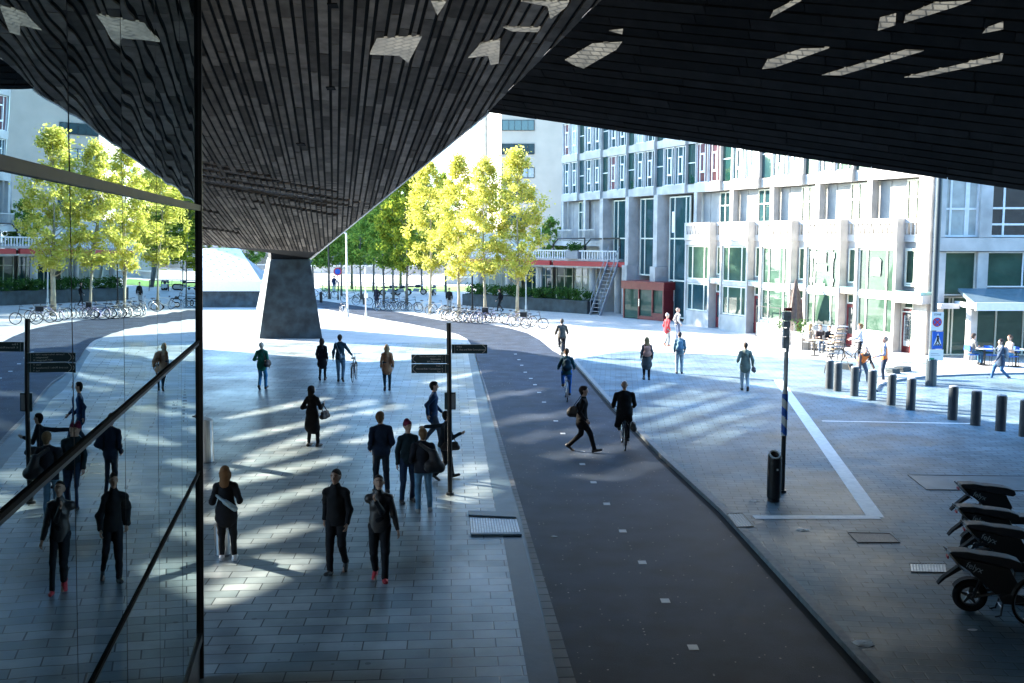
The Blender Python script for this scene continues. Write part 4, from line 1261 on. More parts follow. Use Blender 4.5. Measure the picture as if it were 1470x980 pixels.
# --- striped post
q = G(1123, 706, ZB); K = q.y/F
sp_ = empty('striped_post', q, 0, "tall thin post with blue and white slanted stripes and a grey signal head on top", "post")
zz = lambda v: CAMZ-ZB-(v-338)*K
b = MB(); b.cyl((0,0,0),(0,0,zz(628)),.05,.05,14); b.cyl((0,0,0),(0,0,.05),.09,.09,14); b.build('lower_pole', M['black_metal'], sp_)
b = MB(); z0, z1 = zz(627.5), zz(566); n = 16; rows = 40
for i in range(rows):
    for j in range(n):
        a0, a1 = 2*math.pi*j/n, 2*math.pi*(j+1)/n; h0, h1 = z0+(z1-z0)*i/rows, z0+(z1-z0)*(i+1)/rows
        ph = ((h0-z0)/.19 + math.cos((a0+a1)/2)*.35) % 2
        b.add([(.065*math.cos(a0),.065*math.sin(a0),h0),(.065*math.cos(a1),.065*math.sin(a1),h0),(.065*math.cos(a1),.065*math.sin(a1),h1),(.065*math.cos(a0),.065*math.sin(a0),h1)], [(0,1,2,3)], 0 if ph < 1 else 1)
b.build('striped_sleeve', [M['blue'], M['white']], sp_)
b = MB(); b.cyl((0,0,zz(566)),(0,0,zz(505)),.048,.048,14); b.lathe([(.06,zz(566)),(.06,zz(563)),(.044,zz(560))],n=14); b.build('upper_pole', M['grey_metal'] if False else M['white_metal'], sp_)
b = MB()
for (va, vb, w) in ((500,483,.13),(482,470,.12),(469,460,.14),(459,446,.16)):
    b.box(-w/2-.02, w/2-.02, -w/2, w/2, zz(va), zz(vb)-.01)
b.cyl((.03,.03,zz(505)),(.03,.03,zz(447)),.035,.035,10); b.build('signal_head', M['steel'] if False else mat("grey_signal_housing", (.55,.62,.68), .4, .3, 9), sp_, bevel=.008)
b = MB(); b.box(-.06,.08,-.06,.06,zz(446)+.005,zz(441)); b.build('red_cap', M['red'], sp_, bevel=.01)

# --- litter bin
q = G(1110.5, 719, ZB); K = q.y/F
lb = empty('litter_bin', q, 0, "round black litter bin with a bright open rim, beside the striped post", "litter bin")
r_ = 10.2*K; H_ = 70*K
b = MB(); b.lathe([(r_*.86,0),(r_*.86,.06),(r_*.97,.09),(r_,.2),(r_,H_*.82),(r_*.97,H_*.86)], n=28); b.build('body', M['plastic'], lb, smooth=False)
b = MB()
vs = []; n = 28                                            # slanted hood with an opening
for k, (rr, hh, tl) in enumerate(((r_*.98,H_*.86,0),(r_*.99,H_*.93,.02),(r_*.96,H_*.97,.05),(r_*.66,H_*.985,.06),(r_*.6,H_*.9,.05))):
    for j in range(n):
        a = 2*math.pi*j/n; vs.append((rr*math.cos(a), rr*math.sin(a), hh+tl*math.sin(a)))
fs = [(k*n+j, k*n+(j+1)%n, (k+1)*n+(j+1)%n, (k+1)*n+j) for k in range(4) for j in range(n)] + [tuple(4*n+j for j in range(n))]
b.add(vs, fs); b.build('hood', M['plastic'], lb, smooth=False)
b = MB(); pts = [Vector((r_*.7*math.cos(2*math.pi*j/24), r_*.7*math.sin(2*math.pi*j/24), H_*.985+.058*math.sin(2*math.pi*j/24)+.012)) for j in range(24)]
b.tube(pts, .018, 6, closed=True); b.build('rim', M['white_metal'], lb)
b = MB(); b.box(r_*.05, r_*.3, -r_-.004, -r_+.02, H_*.68, H_*.72); b.build('badge', M['white'], lb)

# --- lamp post with signs
q = G(1336, 553, ZB); K = q.y/F
lp = empty('lamp_post', q, 0, "tall dark lamp post carrying a no stopping sign and a zebra crossing sign", "lamp post")
zz = lambda v: CAMZ-ZB-(v-338)*K
b = MB(); b.cyl((0,0,1.0),(0,0,9.5),.115,.10,16); b.cyl((0,0,0),(0,0,1.0),.2,.2,16); b.build('pole', mat("dark_blue_pole", (.035,.05,.06), .35, .1, 6), lp)
x_s = lambda u, v: (u-1336.5-(553-v)*.041)*K
def plate(u0, u1, v0, v1, m, y=-.16, name='sign_plate'):
    vm = (v0+v1)/2; b = MB(); b.box(x_s(u0,vm), x_s(u1,vm), y, y+.012, zz(v1), zz(v0)); return b.build(name, M[m], lp, bevel=.003)
o1 = plate(1334, 1352, 447, 473.5, 'white'); o2 = plate(1336, 1351.5, 475, 500, 'blue'); o3 = plate(1331, 1352, 501, 517, 'white')
vm = 460; cxx = (x_s(1334,vm)+x_s(1352,vm))/2; czz = zz(461.5); rr = 6.6*K
b = MB(); b.lathe([(rr,-.166),(rr,-.162)], (cxx,0,czz), 28, axis='y'); b.build('red_ring', M['sign_red'], o1)
b = MB(); b.lathe([(rr*.78,-.170),(rr*.78,-.167)], (cxx,0,czz), 28, axis='y'); b.build('blue_disc', M['blue'], o1)
b = MB()
for a in (45, -45):
    Mx = Matrix.Translation((cxx, -.1725, czz)) @ Matrix.Rotation(R(a), 4, 'Y'); b.box(-rr*.8, rr*.8, -.001 if a > 0 else -.003, .001 if a > 0 else -.0012, -rr*.13, rr*.13, M=Mx)
b.build('red_cross', M['sign_red'], o1)
text_mesh("ZONE", .10, M['black_metal'], 'lettering', o1, Matrix.Translation((cxx,-.163,zz(450.5))) @ Matrix.Rotation(R(90),4,'X'))
vm = 488; cx2 = (x_s(1336,vm)+x_s(1351.5,vm))/2; w2 = 15.5*K
b = MB(); b.prism([(cx2-w2*.38,-.166,zz(495)),(cx2+w2*.38,-.166,zz(495)),(cx2,-.166,zz(477))], (0,.004,0)); b.build('white_triangle', M['white'], o2)
b = MB()
b.ell((cx2,-.168,zz(482.5)), .045,.003,.05); b.prism([(cx2-.05,-.17,zz(488)),(cx2+.04,-.17,zz(488)),(cx2+.05,-.17,zz(484)),(cx2-.03,-.17,zz(484))], (0,.003,0))
b.prism([(cx2-.10,-.17,zz(493)),(cx2-.05,-.17,zz(493)),(cx2+.01,-.17,zz(488)),(cx2-.04,-.17,zz(488))], (0,.003,0)); b.prism([(cx2+.05,-.17,zz(493)),(cx2+.1,-.17,zz(493)),(cx2+.04,-.17,zz(488)),(cx2-.01,-.17,zz(488))], (0,.0026,0))
for j in range(4): b.box(cx2-w2*.3+j*w2*.17, cx2-w2*.3+j*w2*.17+.05, -.1705, -.167, zz(495), zz(493.2))
b.build('walker_symbol', M['black_metal'], o2)
b = MB(); b.box(x_s(1332,511), x_s(1339,511), -.166, -.162, zz(515.5), zz(513)); b.build('green_sticker', M['green_sign'], o3)
b = MB(); b.box(x_s(1334,506), x_s(1345,506), -.166, -.162, zz(507), zz(506.5)); b.box(x_s(1334,506), x_s(1348,506), -.166, -.162, zz(509.5), zz(509)); b.build('print_lines', M['grey_metal'], o3)

# --- bollards
bl = [(1190,560),(1202,564),(1226,571),(1251,577),(1279,584),(1307,591),(1367,605),(1400,613),(1436,621),(1470,629)]
GB = "dark bollards in a row along the road"
words = ["leftmost, beside the stacked ladder like chairs","second, just right of the leftmost","below the bent worker","right of the bent worker","below the standing worker","just left of the lamp post","just right of the lamp post","third from the right edge","second from the right edge","cut by the right edge"]
pb = None
for i, (u, v) in enumerate(bl):
    q = G(u, v-3, ZB)
    if pb is None:
        pb = empty('bollard', q, 0, None, "bollard", GB)
        b = MB(); b.lathe([(.145,0),(.145,1.0),(.13,1.03)], n=20); b.build('shaft', mat("bollard_paint", (.04,.05,.058), .45, .25, 5), pb)
        b = MB(); b.lathe([(.132,1.0302),(.132,1.038),(.10,1.05),(.0,1.055)], n=20); b.build('top_cap', M['grey_metal'], pb)
        o = pb
    else: o = copy_tree(pb); o.location = q
    o["label"] = "dark round bollard in the road side row, " + words[i]; o["group"] = GB

# --- steel posts at the glass wall
GP = "brushed steel posts by the glass wall"
for i, (u0, u1, v0, v1, lab) in enumerate(((287,307,596,663,"brushed steel post with a slanted top, farther from the woman in white sneakers"),(309,332,750,796,"brushed steel post partly hidden behind the woman in white sneakers"))):
    q = G((u0+u1)/2, v1); K = q.y/F; w = (u1-u0)*K/2; h = (v1-v0)*K*1.01
    o = empty('steel_post', q, 0, lab, "post", GP)
    b = MB(); n = 20
    vs = [(w*math.cos(2*math.pi*j/n), w*math.sin(2*math.pi*j/n), 0) for j in range(n)] + [(w*math.cos(2*math.pi*j/n), w*math.sin(2*math.pi*j/n), h-.05*(1+math.cos(2*math.pi*j/n))) for j in range(n)]
    b.add(vs, [(j,(j+1)%n,n+(j+1)%n,n+j) for j in range(n)]+[tuple(range(n,2*n))]); b.build('shaft', M['steel'], o, smooth=False)
    b = MB(); b.cyl((0,0,0),(0,0,.03),w*1.12,w*1.12,20); b.build('base_ring', M['grey_metal'], o)

# --- covers, grates and hatch in the paving
def cover(name, px, z, m, lab, cat, grid=0):
    pts = [G(u, v, z+.004) for u, v in px]; c = sum(pts, Vector())/len(pts)
    o = empty(name, (c.x,c.y,z), 0, lab, cat)
    b = MB(); b.prism([p-Vector((c.x,c.y,z)) for p in pts], (0,0,.006)); b.build('plate', M[m], o)
    b = MB(); k = len(pts)
    b.tube([p-Vector((c.x,c.y,z))+Vector((0,0,.008)) for p in pts], .007, 5, closed=True); b.build('rim', M['iron'], o)
    if grid:
        b = MB(); A, B_, C_, D_ = [p-Vector((c.x,c.y,z))+Vector((0,0,.012)) for p in pts]
        for j in range(1, grid):
            f = j/grid; b.tube([A.lerp(B_,f)-Vector((0,0,.006)), D_.lerp(C_,f)-Vector((0,0,.006))], .009, 4)
        b.build('bars', M['grey_metal'], o)
    return o
cover('manhole_cover', [(1217,765),(1277,766),(1292,779),(1231,779)], ZB, 'iron', "rusty brown square manhole cover in the brick plaza", "manhole cover")
cover('drain_grate', [(1306,809),(1357,810),(1359,822),(1308,821)], ZB, 'grate', "pale slotted drain grate near the nearest scooters", "drain grate", 12)
cover('service_hatch', [(1303,682),(1500,684),(1500,705),(1330,703)], ZB, 'band', "long grey service hatch in the brick plaza behind the scooters", "service hatch")
cover('floor_grate', [(674,742),(742,745),(748,767),(676,766)], .004, 'grate', "galvanised slatted grate set across the blue stone band", "floor grate", 18)
cover('kerb_grate', [(1043,738),(1066,737),(1082,756),(1058,757)], ZB, 'band', "small grid of dark setts at the dropped kerb", "grate", 6)
for px in ([(672,735),(740,737),(741,744),(673,741)],[(675,767),(748,766),(749,769),(676,769)]):
    pts = [G(u,v,.012) for u,v in px]; b = MB(); b.prism(pts, (0,0,.035))
    b.build('edge_ramp', M['band'], bpy.data.objects['floor_grate'], bpy.data.objects['floor_grate'].location, world_verts=True).location = (0,0,0)
# --- bits of litter
lit = [(1083,719,.16,"small crumpled white paper at the foot of the litter bin"),(1153,761,.20,"flat white scrap of paper on the bricks left of the manhole cover"),(1239,924,.26,"large crumpled white tissue at the lower edge of the brick plaza"),(1396,904,.10,"tiny white scrap below the nearest scooter"),(836,648,.12,"white scrap beside the striding man's shoe"),(795,770,.10,"white scrap on the left edge of the cycle path")]
for i, (u, v, s, lab) in enumerate(lit):
    z = ZB if u > 1000 else .015
    r = random.Random(i); b = MB(); b.ell((0,0,s*.03), s*.6, s*.45, s*.04, 9, 6)
    b.v = [(x*(1+r.uniform(-.3,.3)), y*(1+r.uniform(-.3,.3)), max(0.002, zc*(1+r.uniform(-.6,.5)))) for x, y, zc in b.v]
    tag(b.build('paper_scrap', M['litter'], None, G(u,v,z)), lab, "litter")

# --- tall lamp and thin poles in the distance
def far_pole(name, u, vb, vt, r, m, lab, cat, extra=None, base=True):
    q = G(u, vb); h = CAMZ-(vt-338)*q.y/F
    o = empty(name, q, 0, lab, cat); b = MB(); b.cyl((0,0,0),(0,0,h),r,r*.8,10)
    if base: b.cyl((0,0,0),(0,0,.5),r*1.9,r*1.3,10)
    b.build('pole', M[m], o)
    if extra: extra(o, h)
    return o
def lamp_head(o, h):
    b = MB(); b.tube([(0,0,h-.05),(-.5,0,h+.15),(-1.1,0,h+.12)], .035, 6); b.build('arm', M['white_metal'], o)
    b = MB(); b.box(-1.6,-1.0,-.12,.12,h+.05,h+.16); b.build('lamp_head', M['grey_metal'], o, bevel=.02)
far_pole('street_lamp', 499, 455, 334, .075, 'white_metal', "tall pale street lamp with a white bicycle at its foot", "street lamp", lamp_head)
far_pole('thin_pole', 525.5, 459, 383, .05, 'white_metal', "thin pale pole with a small box, between the street lamp and the trees", "pole",
         lambda o, h: MB().box(-.1,.16,-.09,.09,h*.42,h*.5).build('box', M['white'], o))
def disc(o, h):
    b = MB(); b.lathe([(.36,-.05),(.36,-.02)], (0,0,h-.2), 20, axis='y'); d = b.build('sign_disc', M['sign_red'], o)
    b = MB(); b.lathe([(.26,-.056),(.26,-.051)], (0,0,h-.2), 20, axis='y'); b.build('disc_centre', M['blue'], d)
far_pole('traffic_sign', 485.5, 430, 386, .05, 'black_metal', "round red and blue no parking sign on a dark pole right of the column", "traffic sign", disc)
far_pole('dark_post', 473, 429, 340, .09, 'black_metal', "dark lamp column between the concrete column and the traffic sign", "lamp column")
far_pole('thin_pole', 755, 447, 395, .05, 'white_metal', "thin white pole between the last yellow tree and the hedge planter", "pole")
far_pole('dark_post', 678, 445, 380, .07, 'black_metal', "dark post between two yellow tree trunks", "lamp column")
far_pole('mast', 776.5, 442, 316, .035, 'white_metal', "slim white flag mast before the terrace left end", "mast")
# short bollards by the path
for (u, v, lab) in ((461,434,"short dark bollard at the path edge right of the column"),(523,437,"short dark bollard behind the thin pale pole")):
    b = MB(); b.lathe([(.13,0),(.13,.85),(.09,.92),(0,.93)], n=14); tag(b.build('short_bollard', M['black_metal'], None, G(u,v)), lab, "bollard", "short bollards by the cycle path")
# rail beyond the path
rl = empty('guard_rail', G(560, 419), 0, "long low dark guard rail across the far square", "rail")
b = MB(); c = rl.location; b.tube([G(440,416)-c+Vector((0,0,.95)), G(640,424)-c+Vector((0,0,.95))], .03, 6); b.build('top_rail', M['black_metal'], rl)
b = MB(); b.tube([G(440,416)-c+Vector((0,0,.5)), G(640,424)-c+Vector((0,0,.5))], .02, 6); b.build('mid_rail', M['black_metal'], rl)
for j in range(9):
    b = MB(); p = G(440,416).lerp(G(640,424), j/8)-c; b.cyl(p, p+Vector((0,0,.97)), .03, .03, 6); b.build('rail_post', M['black_metal'], rl)

# --- cafe terrace: parasol, screens, planters, tables and chairs
q = G(1140, 492); K = q.y/F
pa_ = empty('parasol', q, 0, "tall folded dark brown parasol on the cafe terrace", "parasol")
b = MB(); b.cyl((0,0,0),(0,0,3.4),.03,.03,8); b.box(-.35,.35,-.35,.35,0,.08); b.build('pole', M['grey_metal'], pa_)
b = MB(); prof = [(.42,1.15),(.40,1.3),(.34,1.9),(.22,2.6),(.10,3.15),(.03,3.4)]; n = 24; vs = []
for k, (r, h) in enumerate(prof):
    for j in range(n): a = 2*math.pi*j/n; rr = r*(1+.13*(1 if j % 3 == 0 else -.5)); vs.append((rr*math.cos(a), rr*math.sin(a), h+(.07*math.sin(j*2.1) if k == 0 else 0)))
b.add(vs, [(k*n+j,k*n+(j+1)%n,(k+1)*n+(j+1)%n,(k+1)*n+j) for k in range(len(prof)-1) for j in range(n)]); b.build('canopy', mat("brown_canvas", (.10,.075,.065), .9, .25, 6, bump=.2), pa_)
def planter(px0, px1, h, lab, m, leaves=True, seed=0, dep=.5):
    a, c = G(*px0), G(*px1); mid = (a+c)/2; L = (c-a).length
    o = empty('planter', mid, math.atan2((c-a).y, (c-a).x), lab, "planter")
    b = MB(); b.box(-L/2, L/2, 0, dep, 0, h); b.box(-L/2-.02, L/2+.02, -.02, dep+.02, h+.002, h+.05); b.build('box', M[m], o)
    if leaves: shrub_mesh('plant', 240, L*.3, dep*.22, .6, .10, seed, M['hedge'], o, loc=(0,dep/2,0), base=h)
    return o
planter((1071,474),(1082,478),.55,"small square planter with a light green shrub left of the terrace screen",'concrete_dark',True,3)
planter((1112,492),(1122,495),.7,"white planter with a thin plant at the corner of the terrace screen",'concrete',True,4)
planter((1136,498),(1150,502),.75,"grey planter holding a dark shrub in front of the folded parasol",'concrete',True,5)
def screen(px0, px1, h, lab, solid):
    a, c = G(*px0), G(*px1); mid = (a+c)/2; L = (c-a).length
    o = empty('terrace_screen', mid, math.atan2((c-a).y, (c-a).x), lab, "screen")
    b = MB()
    for x in (-L/2, L/2-.05): b.box(x, x+.05, -.025, .025, 0, h)
    b.box(-L/2+.05, L/2-.05, -.02, .02, h-.05, h); b.build('frame', M['black_metal'], o)
    b = MB(); b.box(-L/2+.05, L/2-.05, -.012, .012, .05, solid); b.build('panel', M['grey_metal'], o)
    return o
screen((1085,482),(1119,487),1.75,"black framed terrace screen left of the folded parasol",.8)
screen((1148,480),(1180,486),1.75,"black framed terrace screen behind the seated guests, left half",.7)
screen((1181,486),(1200,489),1.75,"black framed terrace screen behind the seated guests, right half",.7)
def chair(loc, rz, lab, m='grey_metal', group="terrace chairs"):
    o = empty('chair', loc, rz, lab, "chair", group)
    b = MB(); b.box(-.22,.22,-.22,.22,.43,.46); b.build('seat', M[m], o)
    b = MB(); b.box(-.22,.22,-.24,-.21,.62,.86); b.build('backrest', M[m], o)
    for sx in (-.2,.2):
        b = MB(); b.tube([(sx,-.24,.86),(sx,-.22,.45),(sx,-.26,0)], .014, 6); b.build('leg', M['black_metal'], o)
        b = MB(); b.tube([(sx,.2,.44),(sx,.22,0)], .014, 6); b.build('leg', M['black_metal'], o)
    return o
def table(loc, lab, m='wood_pale', r=.38, group="terrace tables"):
    o = empty('table', loc, 0, lab, "table", group)
    b = MB(); b.cyl((0,0,.72),(0,0,.75),r,r,20); b.build('top', M[m], o)
    b = MB(); b.cyl((0,0,.03),(0,0,.719),.035,.035,8); b.build('stem', M['black_metal'], o)
    b = MB(); b.lathe([(.24,0),(.24,.015),(.05,.03)], n=16); b.build('foot', M['black_metal'], o)
    return o
table(G(1169,510), "round cafe table before the blonde seated woman"); table(G(1195,512), "round cafe table before the seated man on the right")
table(G(1413,524,.13), "pale round table between the seated people at the corner cafe", 'white'); table(G(1458,526,.13), "pale round table by the right edge at the corner cafe", 'white')
chair(G(1161,503), R(-60), "cafe chair under the blonde seated woman"); chair(G(1176,505), R(180), "cafe chair under the middle seated guest"); chair(G(1189,507), R(180), "cafe chair under the rightmost guest in black")
chair(G(1394,523,.13), R(-80), "metal chair with a blue seat under the guest in grey", 'blue'); chair(G(1450,526,.13), R(100), "blue chair under the guest in the beige coat", 'blue'); chair(G(1422,524,.13), R(-60), "empty blue chair between the two corner cafe guests", 'blue')
# leaning stack of stools
q = G(1194, 540)
ls = empty('stool_stack', q, R(10), "leaning ladder like stack of pale stools beside the first bollards", "stack of stools")
for j in range(9):
    b = MB(); z = .95+j*.13; b.box(-.28+j*.06,.22+j*.06,-.2+j*.03,.2+j*.03,z,z+.035); b.build('stool_seat', M['wood_pale'] if j % 2 else M['grey_metal'], ls)
for (dx, dy) in ((-.26,-.18),(.2,-.18),(-.26,.18),(.2,.18)):
    b = MB(); b.tube([(dx,dy,0),(dx+.5,dy+.26,2.1)], .02, 6); b.build('leg', M['black_metal'], ls)
b = MB(); b.tube([(.9,0,0),(.35,0,1.4)], .02, 6); b.build('prop', M['wood_pale'], ls)
# paving materials of the workers
for (u, v, s, lab) in ((1216,533,.5,"small pile of paving stones left of the bent worker"),(1283,540,.4,"low stack of tiles right of the standing worker"),(1297,537,.6,"loose tile pile on the pavement far right of the workers")):
    o = empty('paver_pile', G(u,v), R(u), lab, "pile of pavers", "piles of pavers")
    for j in range(4):
        b = MB(); b.box(-s/2+j*.03, s/2+j*.03, -.2, .2, j*.085, j*.085+.08); b.build('paver', M['concrete_dark'], o)
# ================================================================== bicycles
def make_bike(label, group, fm, crate=None, tyre_r=.34):
    e_ = empty('bicycle', (0,0,0), 0, label, "bicycle", group)
    ra, fa, bb = Vector((0,-.52,tyre_r)), Vector((0,.55,tyre_r)), Vector((0,-.06,.29))
    sc, ht, hb = Vector((0,-.24,.80)), Vector((0,.36,.86)), Vector((0,.40,.66))
    b = MB()
    for a, c, r in ((bb,sc,.017),(bb,hb,.02),(sc*.93+Vector((0,0,.05)),ht,.017),(hb,ht+Vector((0,-.02,.06)),.019)): b.tube([a,c], r, 7)
    for sx in (-.05,.05):
        o = Vector((sx,0,0)); b.tube([ra+o,bb+o*.5], .010, 5); b.tube([ra+o,sc*.97+o*.2], .009, 5); b.tube([hb+o*.3,hb+o+Vector((0,.03,-.05)),fa+o], .012, 5)
    b.build('frame', fm, e_)
    for c in (ra, fa):
        b = MB(); b.torus(c, tyre_r-.018, .019, 'x', 28, 6); w = b.build('wheel', M['rubber'], e_, smooth=True)
        b = MB(); b.torus(c, tyre_r-.045, .009, 'x', 28, 5); b.cyl(c-Vector((.04,0,0)), c+Vector((.04,0,0)), .02, .02, 8)
        for j in range(12):
            a = 2*math.pi*j/12; b.tube([c+Vector((.02 if j%2 else -.02,0,0)), c+Vector((0,(tyre_r-.05)*math.cos(a),(tyre_r-.05)*math.sin(a)))], .0025, 3, cap=False)
        b.build('rim', M['steel'], w)
    b = MB(); b.tube([ht+Vector((0,-.03,.05)), Vector((0,.34,1.02))], .014, 6); b.tube([(-.29,.18,1.04),(-.24,.28,1.06),(-.1,.36,1.03),(.1,.36,1.03),(.24,.28,1.06),(.29,.18,1.04)], .012, 6); b.build('handlebar', M['black_metal'], e_)
    b = MB(); b.ell((0,-.27,.93), .085,.14,.035); b.tube([sc, (0,-.27,.91)], .013, 6); b.build('saddle', M['seat_vinyl'], e_)
    b = MB(); b.tube([(-.06,-.78,.74),(-.06,-.3,.74)], .008,5); b.tube([(.06,-.78,.74),(.06,-.3,.74)], .008,5); b.tube([(-.06,-.76,.74),(-.05,-.52,.34)], .007,5); b.tube([(.06,-.76,.74),(.05,-.52,.34)], .007,5)
    for j in range(4): b.tube([(-.06,-.76+j*.14,.745),(.06,-.76+j*.14,.745)], .006, 4)
    b.build('rack', M['black_metal'], e_)
    for c, a0, a1 in ((ra, 60, 200), (fa, 20, 150)):
        b = MB(); pts = [c+Vector((0,(tyre_r+.02)*math.cos(R(a0+(a1-a0)*j/8)),(tyre_r+.02)*math.sin(R(a0+(a1-a0)*j/8)))) for j in range(9)]
        for p, q in zip(pts[:-1], pts[1:]): b.add([p+Vector((-.03,0,0)),p+Vector((.03,0,0)),q+Vector((.03,0,0)),q+Vector((-.03,0,0))], [(0,1,2,3)])
        b.build('mudguard', fm, e_)
    b = MB(); b.cyl(bb-Vector((.03,0,0)), bb+Vector((.03,0,0)), .03,.03,8); b.tube([bb+Vector((.06,0,0)),bb+Vector((.06,.03,-.17))], .01,5); b.tube([bb-Vector((.06,0,0)),bb-Vector((.06,.03,-.17))], .01,5)
    b.box(.06,.16,-.0,.07,.11,.13); b.box(-.16,-.06,-.07,.0,.45,.47); b.build('crank', M['steel'], e_)
    if crate:
        b = MB(); b.box(-.2,.2,-.85,-.45,.76,1.05); b.build('rear_box', crate, e_, bevel=.02)
    return e_
FMS = [mat("bike_black", (.02,.02,.022), .35, .1), mat("bike_silver", (.5,.5,.52), .35, .1, metal=.6), mat("bike_blue", (.05,.14,.28), .35, .1), mat("bike_lilac", (.42,.36,.5), .4, .1), mat("bike_cream", (.6,.56,.45), .4, .1)]
GBK = "bicycles parked in the stands under the trees"
protos = [make_bike(None, GBK, FMS[i]) for i in range(5)]
pc = make_bike(None, GBK, FMS[0], M['plastic'])
pu = set()
def put_bike(pr, u, v, head, label, group=GBK, lean=0.06, z=0.0):
    if pr.name not in pu: o = pr; pu.add(pr.name)
    else: o = copy_tree(pr)
    o.location = G(u, v, z); o.rotation_euler = (0, lean, -R(head)); o["label"] = label
    if group: o["group"] = group
    elif "group" in o: del o["group"]
    return o
# right cluster, seen nearly end-on or slanted under the yellow trees
row = [(644,457,4),(650,459,0),(656,460,1),(663,461,4),(669,462,1),(675,462,0),(681,463,1),(687,463,2),(693,464,3),(701,464,3)]
for i, (u, v, k) in enumerate(row):
    put_bike(protos[k], u, v, 60+(i%3)*6, "parked bicycle in the dense slanted cluster between the second and third yellow tree trunks")
put_bike(pc, 711, 464, 95, "black bicycle with a dark rear box at the right end of the middle cluster")
for i, (u, v, k, lab) in enumerate(((738,466,4,"cream bicycle against the last yellow tree, left end of the last group"),(745,468,3,"lilac bicycle second from left in the last group"),(752,469,1,"silver bicycle in the middle of the last group"))):
    put_bike(protos[k], u, v, 70, lab)
put_bike(pc, 767, 472, 100, "bicycle with a black rear box at the right end of the last group")
for i, (u, v, k, h, lab) in enumerate(((551,446,2,80,"blue bicycle left of the turning green tree"),(560,445,0,85,"black bicycle just left of the blue one among the stands"),(567,445,2,75,"second blue bicycle in the shaded stand"),(575,446,0,92,"black bicycle directly under the turning tree"),
        (590,446,0,95,"black bicycle with a child seat side, right of the turning tree"),(611,449,4,95,"cream bicycle at the foot of the first yellow tree"),(627,452,1,90,"silver bicycle right of the first yellow tree"),(520,438,0,95,"black bicycle behind the thin pale pole"),(503,434,0,88,"dark bicycle right of the street lamp"),
        (472,428,0,90,"dark bicycle leaning on the dark lamp column"),(460,426,3,80,"lilac bicycle just right of the column"),(494,455,1,150,"white bicycle parked at the foot of the street lamp"))):
    put_bike(protos[k], u, v, h, lab)
for i, (u, v, h, lab) in enumerate(((566,414,80,"far dark motorbike in front of the lawn, leftmost"),(578,414,95,"far dark motorbike beside the leftmost one"),(597,413,85,"far motorbike with a blue tank in front of the lawn"),(623,414,5,"far green motorbike seen end-on before the lawn"))):
    pass

